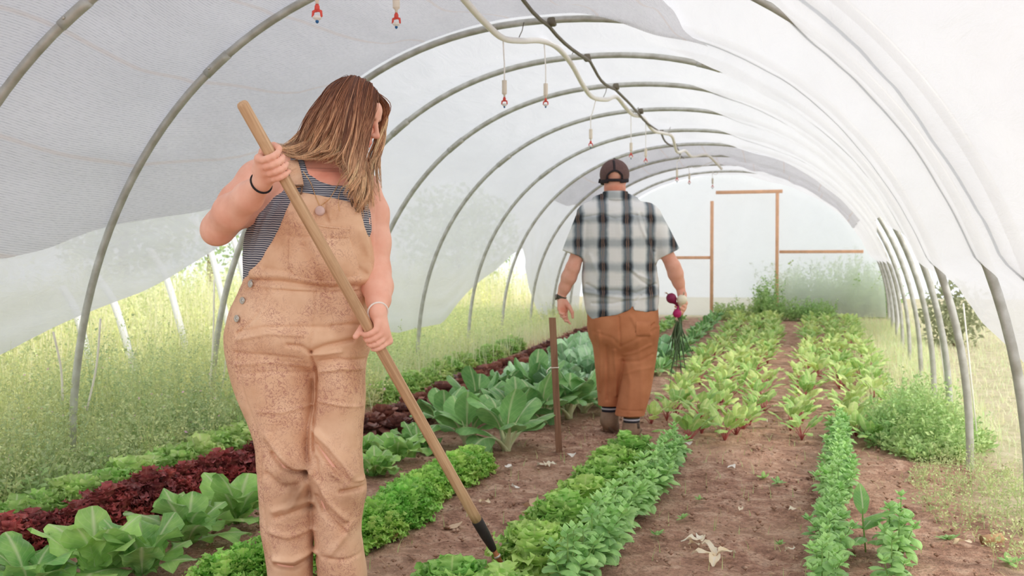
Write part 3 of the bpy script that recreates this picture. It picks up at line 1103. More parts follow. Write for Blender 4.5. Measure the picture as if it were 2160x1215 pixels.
def ribbon(mb_, P, N, w, t):
    """a strap: P centre line, N outward normals, w width, t thickness"""
    P, N = np.asarray(P, float), np.asarray(N, float)
    T = np.gradient(P, axis=0)
    T /= np.linalg.norm(T, axis=1)[:, None] + 1e-9
    N = N - T * (N * T).sum(1)[:, None]
    N /= np.linalg.norm(N, axis=1)[:, None] + 1e-9
    S = np.cross(T, N)
    q = [S * w / 2 * 0.94 + N * t, -S * w / 2 * 0.94 + N * t, -S * w / 2 + N * t * 0.4, -S * w / 2 * 0.96 - N * t * 0.6, S * w / 2 * 0.96 - N * t * 0.6, S * w / 2 + N * t * 0.4]
    V = np.stack([P + o for o in q], 1)
    mb_.grid(V, None, None, True)
    m = len(P)
    n0 = mb_.n - m * 6
    mb_.F += [tuple(n0 + i for i in range(5, -1, -1)), tuple(n0 + (m - 1) * 6 + i for i in range(6))]
    return mb_


def grip(F, c, u, front, side, wrist, rh, sc=1.0, thumb_end=-185, thumb_R=0.033, phis=(-8, 72, 132, 186), order=1, spread=None, k=0.006):
    """a hand closed round a rod: c on the rod's axis, u along it, fingers leave at `side` and pass over `front`"""
    pos = lambda ph, R, a: c + u * a + R * (math.cos(math.radians(ph)) * side + math.sin(math.radians(ph)) * front)
    offs = np.array([-0.031, -0.0105, 0.0105, 0.030]) * order * sc
    rf = np.array([0.0092, 0.0097, 0.0093, 0.0080]) * sc
    ln = [1.0, 1.05, 1.0, 0.86]
    mcps = []
    for i in range(4):
        sp = 0 if spread is None else spread[i]
        m = pos(phis[0] - 3 * abs(i - 1), rh + 0.019, offs[i] * 1.05 - sp)
        p = pos(phis[1] * ln[i], rh + rf[i] * 1.10, offs[i])
        d = pos(phis[2] * ln[i], rh + rf[i] * 1.0, offs[i])
        tt = pos(phis[3] * ln[i], rh + rf[i] * 0.92, offs[i])
        q = pos((phis[0] * 0.5 + phis[1] * 0.5), rh + rf[i] * 1.35, offs[i])
        F.cap(m, q, rf[i] * 1.25, rf[i] * 1.08, 0.004)
        F.cap(q, p, rf[i] * 1.08, rf[i] * 1.06, 0.003)
        e = pos((phis[1] + phis[2]) / 2 * ln[i], rh + rf[i] * 1.1, offs[i])
        F.cap(p, e, rf[i] * 1.04, rf[i] * 0.98, 0.003)
        F.cap(e, d, rf[i] * 0.98, rf[i] * 0.95, 0.003)
        F.cap(d, tt, rf[i] * 0.95, rf[i] * 0.8, 0.003)
        mcps.append(m)
    for i in range(4):
        F.cap(wrist + (mcps[i] - wrist) * 0.12, mcps[i], 0.020 * sc, 0.0125 * sc, 0.012)
    F.cap(wrist + (mcps[1] - wrist) * 0.25, (mcps[1] + mcps[2]) / 2, 0.021 * sc, 0.015 * sc, 0.012)
    b = wrist * 0.55 + mcps[0] * 0.45 + (pos(-50, rh + 0.012, offs[0] * 1.3) - c) * 0.2
    t1 = pos(-62, rh + 0.020, offs[0] * 1.25)
    t2 = pos(-115, rh + 0.014, offs[0] * 1.35)
    t3 = pos(thumb_end, thumb_R, offs[0] * 1.2)
    F.cap(b, t1, 0.018 * sc, 0.0145 * sc, 0.012)
    F.cap(t1, t2, 0.0140 * sc, 0.0118 * sc, 0.004)
    F.cap(t2, t3, 0.0118 * sc, 0.0098 * sc, 0.004)
    return mcps


def head_basis(yaw, pitch):
    """columns: her left-right, forward, up; yaw 0 looks at the lens, 90 = to the photo's right"""
    f = np.array([math.sin(yaw) * math.cos(pitch), -math.cos(yaw) * math.cos(pitch), -math.sin(pitch)])
    r = np.array([math.cos(yaw), math.sin(yaw), 0.0])
    u = np.cross(r, f)
    if u[2] < 0: u = -u; r = -r
    return np.stack([r, f, u], 1)


def build_head(F, c, B, s=1.0, fem=True):
    g = lambda x, f, u: c + B @ (np.array([x, f, u]) * s)
    E = lambda p, r, k=0.01, sub=False: F.ell(g(*p), np.array(r) * s, B, k, sub)
    E((0, -0.012, 0.030), (0.074, 0.092, 0.082), 0.0)
    E((0, 0.018, -0.030), (0.060, 0.066, 0.080), 0.03)
    E((0, 0.052, -0.085), (0.034, 0.032, 0.026), 0.025)
    E((0, 0.069, -0.098), (0.017, 0.015, 0.014), 0.015)
    E((0, 0.066, 0.040), (0.052, 0.026, 0.036), 0.02)
    F.cap(g(-0.028, 0.083, 0.024), g(0.028, 0.083, 0.024), 0.008 * s, 0.008 * s, 0.012)
    for q in (-1, 1):
        E((q * 0.031, 0.094, 0.006), (0.016, 0.013, 0.011), 0.010, True)
        E((q * 0.031, 0.078, 0.004), (0.0135, 0.0125, 0.0115), 0.003)
        E((q * 0.038, 0.068, -0.028), (0.020, 0.018, 0.018), 0.015)
        F.cap(g(q * 0.073, -0.006, 0.022), g(q * 0.070, 0.000, -0.026), 0.011 * s, 0.008 * s, 0.006)
        E((q * 0.010, 0.104, -0.029), (0.0085, 0.010, 0.0075), 0.004)
    F.cap(g(0, 0.088, 0.016), g(0, 0.111, -0.022), 0.0075 * s, 0.0095 * s, 0.008)
    E((0, 0.113, -0.025), (0.0105, 0.0105, 0.0090), 0.005)
    E((0, 0.088, -0.058), (0.024, 0.016, 0.022), 0.012)
    F.cap(g(-0.015, 0.094, -0.0545), g(0.015, 0.094, -0.0545), 0.0045 * s, 0.0045 * s, 0.004)
    E((0, 0.101, -0.0535), (0.010, 0.006, 0.0045), 0.004)
    E((0, 0.099, -0.0655), (0.014, 0.0068, 0.0056), 0.003)
    F.cap(g(-0.022, 0.099, -0.0597), g(0.022, 0.099, -0.0597), 0.0022 * s, 0.0022 * s, 0.002, True)
    return g


WD = 3.12
W = Frame(640, WD)
woman = empty('person', W.o, YAW, 'woman with long brown hair in printed tan overalls, looking down while hoeing', 'person')

# the hoe's line, from the lens' rays at matching distances
dist = lambda py: 1.0 / (1 / 2.75 + (py - 350) / 843.0 * (1 / 3.50 - 1 / 2.75))
hoe_px = lambda py: 585 + 0.5635 * (py - 350)
hoe_at = lambda py: W(hoe_px(py), py, dist(py) - WD)
H0, H1 = hoe_at(214), hoe_at(1098)
HU = (H1 - H0) / np.linalg.norm(H1 - H0)
hf = np.array([0, -1.0, 0]); hf -= HU * (hf @ HU); hf /= np.linalg.norm(hf)
hs = np.cross(hf, HU)
if hs[0] < 0: hs = -hs
RH = 0.0165

# --- shared lofts
torso = W.keys([(372, 612, 752, .03, .075), (400, 586, 776, .02, .098), (430, 566, 778, .015, .112), (470, 530, 773, .01, .120), (510, 520, 775, .01, .122),
                (545, 517, 778, .01, .126), (575, 518, 780, .01, .126), (600, 516, 772, .01, .124), (640, 502, 772, .015, .135), (690, 486, 776, .02, .142)])
shoulder_l, shoulder_r = W(594, 362, .02), W(762, 402, .03)
LEGL = [(700, 484, 664, .02, .125), (760, 482, 664, .02, .128), (800, 490, 663, .02, .125), (850, 507, 662, .02, .118), (900, 526, 656, .02, .108), (940, 537, 649, .015, .100), (985, 541, 652, .0, .100), (1020, 544, 655, .0, .098),
        (1060, 546, 658, .01, .094), (1110, 549, 659, .02, .092), (1160, 556, 656, .025, .09), (1215, 565, 655, .03, .09), (1292, 568, 662, .03, .092)]
LEGR = [(700, 656, 774, .03, .122), (760, 660, 771, .03, .126), (800, 664, 769, .03, .122), (850, 662, 768, .03, .116), (900, 652, 766, .03, .106), (940, 650, 763, .025, .100), (990, 652, 764, .01, .100), (1035, 655, 770, .01, .100),
        (1070, 657, 765, .02, .094), (1120, 661, 759, .03, .092), (1160, 664, 764, .035, .09), (1215, 669, 771, .04, .09), (1292, 668, 776, .04, .092)]
HIPS = [(584, 522, 778, .012, .128), (598, 517, 771, .012, .128), (614, 510, 769, .012, .132), (640, 498, 770, .015, .140), (680, 485, 776, .02, .148), (722, 480, 779, .025, .150), (750, 488, 768, .025, .128), (790, 530, 730, .025, .05)]

LO, HI = np.array([-0.36, -0.45, -0.02]), np.array([0.34, 0.24, 1.76])
RES = 0.0036

# --- body: one continuous surface
F = Field(LO, HI, RES)
F.loft(torso, 0, 2.15, -0.004)
F.ell(W(650, 462, -.075), (.078, .060, .072), None, 0.04)
F.ell(W(733, 470, -.07), (.070, .060, .072), None, 0.04)
F.cap(shoulder_l, shoulder_r, 0.058, 0.052, 0.05)
F.cap(W(625, 358, .04), W(735, 385, .05), 0.065, 0.06, 0.05)
hc = W(740, 244, .02)
HB = head_basis(math.radians(76), math.radians(25))
F.chain([W(690, 372, .045), W(700, 335, .05), W(716, 292, .04)], [.064, .055, .054], 0.03)
F.cap(W(652, 372, -.035), W(696, 384, -.045), 0.018, 0.016, 0.03)      # collar bones
F.cap(W(706, 384, -.045), W(745, 388, -.03), 0.016, 0.016, 0.03)
head_g = build_head(F, hc, HB, 0.96)
# her right arm, bent up to the handle
eb, wr1 = W(461, 481, -.10), W(553, 384, -.315)
F.chain([W(590, 362, .01), W(548, 385, -.02), W(505, 430, -.06), eb], [.066, .066, .060, .048], 0.03)
F.ell(W(452, 492, -.095), (.036, .036, .034), None, 0.02)
F.chain([eb + [0, 0, 0.0], eb * 0.66 + wr1 * 0.34 + [-.004, 0, .004], eb * 0.3 + wr1 * 0.7, wr1], [.047, .051, .041, .0285], 0.022)
# her left arm, hanging to the lower grip
wr2 = W(796, 655, -.10)
F.chain([W(766, 404, .03), W(782, 450, .03), W(789, 510, .03), W(794, 572, .02)], [.054, .054, .049, .043], 0.03)
F.chain([W(794, 572, .02), W(797, 605, -.02), W(798, 632, -.065), wr2], [.044, .046, .036, .027], 0.02)
# hands
g1, g2 = hoe_at(347), hoe_at(712)
grip(F, g1, HU, hf, -hs, wr1, RH, 1.02, -170, 0.027)
grip(F, g2, HU, hf, hs, wr2, RH, 0.96, -196, 0.047, (10, 78, 128, 172), 1, (0.012, 0.010, 0.006, 0.0))
# legs inside the trousers
for L, a in ((LEGL, -1), (LEGR, 1)):
    F.loft(W.keys([(p, l + 9, r - 9, d, y - .014) for p, l, r, d, y in L]), 0.03, 2.1)
V, Q = F.mesh(1)
T = np.ones((len(V), 3))
def blot(p, r, c, pw=2):
    w = np.exp(-(np.linalg.norm((V - p) / r, axis=1)) ** pw)[:, None]
    T[:] = T * (1 - w) + T * np.array(c) * w
blot(head_g(0, 0.099, -0.060), 0.017, (0.86, 0.55, 0.58))
blot(head_g(0.03, 0.075, -0.03), 0.022, (1.0, 0.84, 0.82))
blot(head_g(-0.03, 0.075, -0.03), 0.022, (1.0, 0.84, 0.82))
blot(head_g(0, 0.12, -0.03), 0.014, (1.0, 0.82, 0.80))
for q in (-1, 1):
    for x in np.linspace(0.016, 0.045, 6): blot(head_g(q * x, 0.09 - 0.25 * (x - 0.016), 0.022 + 0.004 * math.sin((x - .016) * 90)), 0.0055, (0.42, 0.30, 0.27))
    for x in np.linspace(0.020, 0.042, 6): blot(head_g(q * x, 0.090, -0.006), 0.0032, (0.30, 0.22, 0.2))
blot(W(700, 372, -.06), (.06, .09, .05), (1.0, 0.76, 0.70))
blot(W(660, 360, -.02), (.05, .09, .04), (1.0, 0.84, 0.80))
for p in (W(497, 376, -.1), W(530, 362, -.1)): blot(p, 0.0035, (0.5, 0.3, 0.28))
for px, py in ((602, 355), (606, 366), (608, 379)): pass
body = mk('body', V, Q, M['skin_w'], woman, True, T)

# --- striped top
TF = Field(W(500, 640, 0) * [1, 0, 1] + [-.03, -.26, 0], W(800, 300, 0) * [1, 0, 1] + [.03, .22, 0], 0.004)
TF.loft(torso, 0, 2.15, 0.003)
TF.ell(W(650, 462, -.075), (.084, .066, .078), None, 0.04)
TF.ell(W(733, 470, -.07), (.076, .066, .078), None, 0.04)
TF.cap(shoulder_l, shoulder_r, 0.064, 0.058, 0.05)
TF.cap(W(625, 358, .04), W(735, 385, .05), 0.071, 0.066, 0.05)
for pl, am in (([(545, 450), (520, 520), (515, 575)], .005), ([(575, 430), (545, 500), (525, 560)], .006), ([(590, 420), (560, 480)], -.005), ([(532, 470), (517, 520)], -.004)): TF.fold(W.xz(pl), am, .009)
cut = TF.poly(W.xz([(604, 322), (632, 330), (640, 350), (652, 366), (672, 382), (700, 391), (726, 391), (742, 384), (750, 366), (758, 360), (772, 372), (776, 402), (779, 470), (792, 560), (792, 597), (502, 597), (502, 500), (530, 458), (553, 428), (572, 415), (592, 405), (604, 388), (606, 350)], -.08), 0.0)
TF.v = np.maximum(TF.v, cut)
V, Q = TF.mesh(2)
top = mk('striped_top', V, Q, M['tank'], woman)
hem = MB()
def on_front(Fd, px, py, off=0.001):
    """the first point of a surface met from the lens side"""
    p = W(px, py, -.1)
    x = int(round((p[0] - Fd.lo[0]) / Fd.h)); 
    ys_ = Fd.lo[1] + Fd.h * np.arange(Fd.n[1])
    for _ in range(3):
        xi = np.clip(int(round((p[0] - Fd.lo[0]) / Fd.h)), 0, Fd.n[0] - 1)
        zi = np.clip(int(round((p[2] - Fd.lo[2]) / Fd.h)), 0, Fd.n[2] - 1)
        col = Fd.v[xi, :, zi]
        k = np.argmax(col < 0) if (col < 0).any() else np.argmin(col)
        yy = ys_[k]
        if k > 0 and col[k - 1] > 0 > col[k]: yy = ys_[k - 1] + Fd.h * col[k - 1] / (col[k - 1] - col[k])
        p = W(px, py, yy)
    return W(px, py, yy - off)
neck = bez([on_front(TF, a, b, 0.001) for a, b in ((634, 342), (642, 356), (654, 370), (674, 385), (700, 394), (726, 394), (742, 387))], 40)
hem.tube(neck, 0.0035, 6)
hem.build('neck_trim', M['tank'], top)

# --- overalls
O = Field(np.array([-.34, -.26, 0.0]), np.array([.32, .24, 1.42]), 0.0042)
O.loft(W.keys(HIPS), 0, 2.3, 0.004)
O.loft(W.keys(LEGL), 0.012, 2.25, 0.0)
O.loft(W.keys(LEGR), 0.009, 2.25, 0.0)
# pressed-in line between the legs and seams
B2 = Field(O.lo, np.array([.32, .24, 1.42]), 0.0042)
B2.loft(torso, 0, 2.15, 0.013)
B2.ell(W(650, 462, -.075), (.092, .074, .088), None, 0.05)
B2.ell(W(733, 470, -.07), (.084, .074, .088), None, 0.05)
B2.ell(W(660, 548, -.085), (.12, .062, .06), None, 0.05)
B2.cap(shoulder_l, shoulder_r, 0.071, 0.065, 0.05)
bibp = W.xz([(630, 404), (690, 416), (757, 429), (765, 462), (773, 510), (781, 548), (784, 572), (779, 600), (740, 616), (640, 614), (560, 606), (520, 602), (522, 574), (549, 548), (572, 512), (594, 470), (612, 430), (622, 408)], -.12)
cut = np.maximum(B2.poly(bibp), (B2.lo[1] + B2.h * np.arange(B2.n[1]))[None, :, None].astype(np.float32) - 0.0)
B2.v = np.maximum(B2.v, cut)
h = np.clip(0.5 + 0.5 * (O.v - B2.v) / 0.006, 0, 1)
O.v = O.v * (1 - h) + B2.v * h - 0.006 * h * (1 - h)
G = lambda pts, amp, w: O.fold(W.xz(pts), amp, w)
# creases at the waist where the bib blouses over the band
G([(528, 592), (600, 594), (680, 606), (760, 605)], -.010, .007)
G([(530, 578), (610, 582), (690, 596), (770, 590)], .008, .014)
G([(560, 566), (640, 580), (720, 592)], -.005, .007)
G([(515, 613), (600, 613), (668, 616), (768, 614)], -.004, .004)
# bib: soft vertical folds, pocket
G([(648, 520), (668, 560), (690, 602)], -.008, .010); G([(668, 510), (690, 560), (700, 600)], .010, .012)
G([(690, 425), (690, 450), (697, 468)], -.007, .006); G([(672, 450), (668, 470)], -.006, .005); G([(706, 430), (702, 462)], .005, .006)
G([(720, 440), (712, 466)], -.004, .005); G([(640, 430), (632, 470), (606, 510)], .005, .010)
G([(765, 490), (778, 545), (776, 580)], .005, .012); G([(745, 560), (770, 580)], -.004, .008)
# fly and pocket seams
G([(668, 617), (668, 660), (664, 700), (655, 744)], -.004, .0035)
G([(566, 613), (560, 640), (540, 672), (498, 705)], -.0045, .0035); G([(572, 613), (566, 642), (546, 677)], .003, .005)
G([(497, 702), (498, 760), (510, 830), (532, 900), (545, 960), (546, 1060), (560, 1200)], -.0035, .0035)
# hip and thigh creases
for pl, am, w in (([(505, 700), (560, 690), (640, 688), (700, 690)], -.004, .006), ([(500, 716), (570, 702), (640, 706)], .005, .008), ([(490, 745), (560, 748), (630, 756)], -.004, .006), ([(492, 770), (570, 764), (650, 775)], .004, .007),
                  ([(500, 790), (580, 784), (650, 790)], -.003, .006), ([(655, 742), (640, 730), (610, 726)], -.008, .007), ([(655, 742), (690, 728), (740, 718)], -.009, .008), ([(655, 748), (680, 748), (720, 742)], .006, .007),
                  ([(672, 762), (710, 758), (760, 764)], -.005, .006), ([(670, 785), (720, 778), (765, 784)], .004, .007), ([(700, 687), (740, 685), (765, 690)], -.005, .006), ([(656, 744), (661, 800), (658, 850), (652, 905), (652, 960)], -.012, .006),
                  ([(540, 870), (590, 872), (648, 860)], .0035, .005), ([(662, 848), (710, 856), (765, 868)], .0035, .005),
                  # her right knee
                  ([(560, 925), (590, 965), (615, 988), (646, 1000)], .013, .015), ([(570, 960), (595, 990), (618, 1002), (636, 1004)], -.012, .009), ([(560, 1004), (590, 1030), (620, 1030)], -.007, .012), ([(650, 1010), (625, 1050), (600, 1090)], .008, .014),
                  ([(575, 1100), (610, 1088), (652, 1082)], -.008, .008), ([(570, 1085), (610, 1072), (652, 1066)], .007, .010), ([(560, 1130), (600, 1142), (650, 1130)], .006, .010), ([(572, 1205), (610, 1212), (652, 1196)], -.012, .009), ([(568, 1192), (610, 1196), (652, 1182)], .008, .010),
                  # her left knee
                  ([(655, 915), (690, 945), (725, 985), (740, 1010)], .012, .013), ([(660, 945), (695, 985), (725, 1020), (766, 1032)], -.012, .009), ([(700, 1000), (728, 1022), (768, 1028)], .013, .010), ([(715, 1042), (742, 1040), (770, 1042)], -.012, .007),
                  ([(664, 1020), (690, 1065), (725, 1105)], .009, .011), ([(662, 1055), (690, 1100), (720, 1135)], -.008, .009), ([(660, 975), (668, 1030), (676, 1090)], -.006, .010), ([(735, 1115), (715, 1150), (690, 1180)], .006, .011), ([(670, 1190), (720, 1196), (770, 1186)], -.005, .007)):
    G(pl, am * 1.2, w * .85)
Yc = np.stack(np.meshgrid(*[O.lo[i] + O.h * 3 * np.arange((O.n[i] + 2) // 3 + 1) for i in range(3)], indexing='ij'), -1)
nz = vnoise(Yc * [1, 1, 1.6], 9.0, 3)
nz = np.repeat(np.repeat(np.repeat(nz, 3, 0), 3, 1), 3, 2)[:O.n[0], :O.n[1], :O.n[2]]
O.v -= (0.0035 * nz).astype(np.float32)
V, Q = O.mesh(2)
dirt = np.ones(len(V))
for (px, py), (a, b), amt in (((618, 1035), (.045, .05), .75), ((640, 1060), (.05, .045), .45), ((600, 1000), (.04, .05), .35), ((625, 1120), (.05, .05), .25), ((738, 1055), (.04, .035), .4), ((720, 1010), (.05, .05), .25), ((700, 640), (.08, .04), .14), ((764, 570), (.03, .03), .3), ((612, 1206), (.06, .02), .45), ((668, 545), (.03, .06), .22), ((640, 1000), (.02, .03), .4)):
    p = W(px, py, -.08)
    n = 0.6 + 0.55 * vnoise(V, 26, 3)
    dirt *= 1 - amt * np.clip(n, 0, 1) * np.exp(-((V[:, 0] - p[0]) / a) ** 2 - ((V[:, 2] - p[2]) / b) ** 2) * (V[:, 1] < 0.03)
ov = mk('overalls', V, Q, M['overall'], woman, True, np.repeat(dirt[:, None], 3, 1))

# chest pocket patch, a second layer of cloth
PK = B2.copy()
PK.v = B2.v - 0.0045
pk = W.xz([(612, 470), (660, 474), (738, 482), (737, 500), (752, 560), (750, 590), (700, 600), (625, 584), (611, 562)], -.13)
PK.v = np.maximum(PK.v, PK.poly(pk))
for pl, am, w in (([(648, 520), (668, 560), (690, 602)], -.008, .010), ([(668, 510), (690, 560), (700, 600)], .010, .012), ([(618, 500), (660, 502), (736, 505)], -.003, .004), ([(690, 500), (700, 560)], .003, .01)): PK.fold(W.xz(pl), am, w)
V, Q = PK.mesh(2)
m = V[:, 1] < 0.02
mk('chest_pocket', V, Q, M['overall'], ov, True, np.ones((len(V), 3)))
st = MB()
q = bez([on_front(PK, a, b, 0.0) for a, b in ((664, 474), (685, 478), (710, 481), (737, 484))], 12)
st.tube(q, 0.006, 7, flat=0.6)
st.build('pocket_hem', M['overall'], ov)

# straps
sb = MB()
P = bez([on_front(B2, 629, 394, .005), on_front(TF, 625, 372, .012), on_front(TF, 619, 350, .014), W(612, 328, -.005), W(606, 325, .045), W(612, 345, .10), W(640, 430, .13), W(660, 560, .125)], 40)
c0 = W(650, 470, .02)
N = P - c0; N[:, 0] *= 0.25; N[:, 2] = np.maximum(N[:, 2] - 0.06, 0.0) * 0.9
ribbon(sb, P, N, 0.036, 0.004).build('shoulder_strap', M['overall'], ov)
sb = MB()
P = bez([on_front(B2, 752, 424, .004), on_front(TF, 755, 400, .008), W(757, 376, -.02), W(755, 364, .04), W(745, 380, .105), W(720, 440, .13), W(680, 560, .125)], 40)
N = P - W(720, 470, .02); N[:, 0] *= 0.25; N[:, 2] = np.maximum(N[:, 2] - 0.06, 0.0) * 0.9
ribbon(sb, P, N, 0.036, 0.004).build('shoulder_strap', M['overall'], ov)
for px, py in ((627, 392), (752, 424)):
    p = on_front(B2, px, py + 8, .010)
    b = MB()
    b.tube([p + [-.018, 0, .012], p + [.018, 0, .012]], .0035, 6)
    b.tube([p + [-.015, 0, .010], p + [-.013, -.003, -.010], p + [0, -.004, -.022], p + [.013, -.003, -.010], p + [.015, 0, .010]], .0028, 6)
    b.lathe([(0, 0), (.010, .001), (.010, .004), (.006, .006), (0, .006)], 14, p + [0, .001, -.016], (0, -1, 0))
    b.build('buckle', M['bronze'], ov)
# hip buttons
for px, py in ((530, 599), (513, 634), (501, 672)):
    p = on_front(O, px, py, 0.0)
    nx = on_front(O, px + 8, py, 0) - on_front(O, px - 8, py, 0)
    nn = np.array([nx[1], -nx[0], 0.0]); nn /= np.linalg.norm(nn)
    b = MB().lathe([(0.004, -.002), (0.011, .001), (0.0115, .004), (0.0105, .0055), (.008, .0045), (.0055, .0040), (.0035, .0055), (0, .0058)], 18, p, nn)
    b.build('hip_button', M['brass'], ov)
b = MB()
p = W(776, 612, .02)
b.tube([p + [-.005, 0, .02], p + [.006, 0, .012], p + [.008, 0, -.012], p + [-.004, 0, -.02]], .007, 7)
b.build('hip_button', M['bronze'], ov)

# boots, below the frame
for L, s in ((LEGL, -1), (LEGR, 1)):
    k = W.keys(L)[-1]
    B_ = Field((k[1] - .09, -.22, -.02), (k[1] + .09, .2, .2), .005)
    B_.cap((k[1], .06, .18), (k[1], .06, .06), .05, .045, .02).cap((k[1], .09, .045), (k[1] + s * .02, -.10, .04), .045, .045, .03)
    B_.ell((k[1] + s * .025, -.13, .035), (.05, .06, .035), None, .02)
    B_.v = np.maximum(B_.v, -(B_.lo[2] + B_.h * np.arange(B_.n[2]))[None, None, :].astype(np.float32) + 0.002)
    V, Q = B_.mesh(1)
    mk('boot', V, Q, M['shoe'], woman)

# wrist bands, necklaces
ax = g1 - wr1
limb_ring(MB(), wr1 + (eb - wr1) * 0.02, wr1 - eb, 0.0315, 0.0032, 24).build('hair_tie', M['black_band'], woman)
limb_ring(MB(), wr2 + np.array([.002, -.004, -.004]), (wr2 - W(798, 632, -.065)) + np.array([.02, -.02, 0.01]), 0.031, 0.0030, 24).build('bracelet', M['white_band'], woman)
on_any = lambda a, b, off: min((on_front(f_, a, b, off) for f_ in (F, TF, O)), key=lambda v: v[1])
nk = empty('necklace', (0, 0, 0))
nk.parent = woman
pend = on_front(O, 675, 445, .006)
for pts in (((640, 362), (655, 385), (665, 412), (674, 433)), ((722, 366), (710, 395), (694, 420), (677, 433))):
    q = np.array([on_any(a, b, .008) for a, b in bez(pts, 30)])
    MB().tube(q, .0012, 5).build('chain', M['gold'], nk)
q = np.array([on_any(a, b, .006) for a, b in bez(((726, 388), (716, 408), (714, 428), (716, 445)), 20)])
MB().tube(q, .0009, 5).build('chain', M['gold'], nk)
MB().lathe([(0, -.004), (.0145, -.003), (.0155, 0), (.0145, .003), (.010, .0045), (0, .005)], 24, pend, (0, -1, .1)).build('pendant', M['stone'], nk)
limb_ring(MB(), pend + [0, -.001, 0], (0, 1, .1), .0155, .0016, 24).build('pendant_rim', M['gold'], nk)

# --- hair: many locks over a dark under-layer
HR_ = Field(W(540, 480, 0) * [1, 0, 1] + [0, -.2, 0], W(840, 140, 0) * [1, 0, 1] + [0, .25, 0], 0.0045)
hg = lambda x, f, u: hc + HB @ np.array([x, f, u])
HR_.ell(hg(0, -.012, .030), (.0765, .094, .085), HB, 0)
HR_.ell(hg(0, -.035, -.02), (.070, .066, .080), HB, .03)
HR_.chain([W(714, 250, .03), W(682, 285, .04), W(640, 318, .03)], [.056, .036, .014], .02)
HR_.chain([W(735, 262, -.03), W(730, 305, -.06), W(732, 345, -.085), W(740, 390, -.115)], [.04, .022, .014, .006], .02)
HR_.chain([W(752, 262, -.02), W(752, 320, -.065), W(758, 390, -.10), W(766, 440, -.11)], [.036, .020, .012, .006], .02)
HR_.ell(hg(0, .095, -.02), (.062, .052, .085), HB, .008, True)     # face left free
V, Q = HR_.mesh(2)
hairroot = np.array(srgb(104, 68, 57)[:3]); hairmid = np.array(srgb(164, 108, 78)[:3]); hairtip = np.array(srgb(244, 200, 158)[:3])
tz = np.clip((hc[2] + 0.08 - V[:, 2]) / 0.36, 0, 1)[:, None]
hair = mk('hair', V, Q, M['hair'], woman, True, hairroot * (1 - tz * 0.6) + hairmid * tz * 0.5)

GUIDES = [  # near side: parting -> tips; (px, py, depth)
    [(728, 166, .02), (695, 192, .045), (658, 240, .06), (630, 288, .06), (600, 308, .02), (572, 302, -.03)],
    [(731, 164, .0), (698, 192, -.01), (662, 246, -.015), (636, 298, -.02), (606, 316, -.04), (576, 304, -.06)],
    [(735, 163, -.02), (705, 199, -.055), (674, 257, -.06), (650, 310, -.05), (624, 330, -.05), (600, 318, -.06)],
    [(739, 163, -.035), (714, 208, -.083), (690, 270, -.082), (668, 316, -.07), (650, 334, -.06), (626, 332, -.06)],
    [(744, 163, -.045), (724, 214, -.097), (708, 276, -.10), (696, 312, -.092), (678, 328, -.07), (654, 340, -.06)],
    [(750, 164, -.05), (736, 220, -.104), (726, 284, -.108), (722, 318, -.105), (716, 338, -.10), (708, 352, -.09)],
    [(758, 167, -.055), (746, 228, -.104), (738, 298, -.110), (738, 340, -.12), (736, 372, -.135), (722, 400, -.145)],
    [(767, 171, -.055), (756, 232, -.101), (747, 300, -.110), (748, 355, -.13), (748, 400, -.145), (742, 432, -.15)],
    [(778, 178, -.055), (767, 234, -.090), (756, 300, -.104), (757, 365, -.13), (760, 412, -.145), (756, 456, -.145)],
    [(787, 188, -.052), (780, 234, -.076), (766, 288, -.096), (762, 350, -.122), (770, 415, -.13), (766, 470, -.125)],
    [(793, 200, -.045), (786, 240, -.064), (775, 284, -.086), (768, 340, -.108), (776, 395, -.12), (786, 436, -.10)],
]
FAR = [
    [(786, 190, .02), (808, 214, .05), (812, 246, .065), (804, 292, .07), (794, 340, .03), (802, 400, -.02)],
    [(792, 196, .015), (814, 222, .05), (812, 256, .07), (802, 305, .07), (790, 356, .0), (808, 420, -.04)],
    [(788, 194, .03), (810, 230, .075), (804, 280, .09), (790, 330, .05), (780, 380, -.03), (788, 440, -.07)],
    [(782, 186, .03), (804, 216, .08), (796, 276, .10), (782, 330, .06), (772, 380, -.02), (772, 440, -.08)],
]
# back of the head and far side, seen only from elsewhere
BACK = [
    [(724, 168, .06), (700, 205, .10), (675, 260, .115), (650, 310, .11), (620, 350, .11), (610, 400, .115)],
    [(740, 166, .07), (720, 215, .125), (700, 270, .14), (685, 330, .13), (670, 380, .13), (660, 430, .135)],
    [(760, 172, .075), (752, 220, .13), (740, 280, .14), (730, 335, .125), (715, 390, .13), (700, 440, .135)],
    [(776, 180, .06), (788, 220, .11), (780, 280, .125), (765, 335, .11), (755, 390, .11), (745, 440, .12)],
]
hm = MB()
rg = np.random.default_rng(11)


def lock(ctrl, r, n, tone, seg=5, wav=1.0, flat=0.45):
    P = bez(ctrl, n)
    s = np.linspace(0, 1, n)
    ph, fq = rg.uniform(0, 6.28), rg.uniform(1.6, 2.8)
    amp = 0.0085 * wav * np.clip(s * 1.6 - 0.3, 0, 1)
    P = P + np.stack([np.sin(ph + fq * 6.28 * s), 0.6 * np.cos(ph * 1.3 + fq * 6.28 * s), 0 * s], 1) * amp[:, None]
    R = r * np.clip(np.minimum(0.55 + s * 3, 1.0), 0, 1) * np.clip(1.02 - s ** 2.2, 0.06, 1)
    n0 = hm.n
    hm.tube(P, R, seg, flat=flat, up=(0.2, -1, 0.3))
    t = np.clip(s * 1.25 + tone * 0.32 - 0.08, 0, 1)[:, None]
    c = np.where(t < 0.45, hairroot + (hairmid - hairroot) * t / 0.45, hairmid + (hairtip - hairmid) * (t - 0.45) / 0.55)
    hm.C[-1] = np.repeat(np.clip(c * (1 + 0.25 * tone), 0, 1), seg, 0)


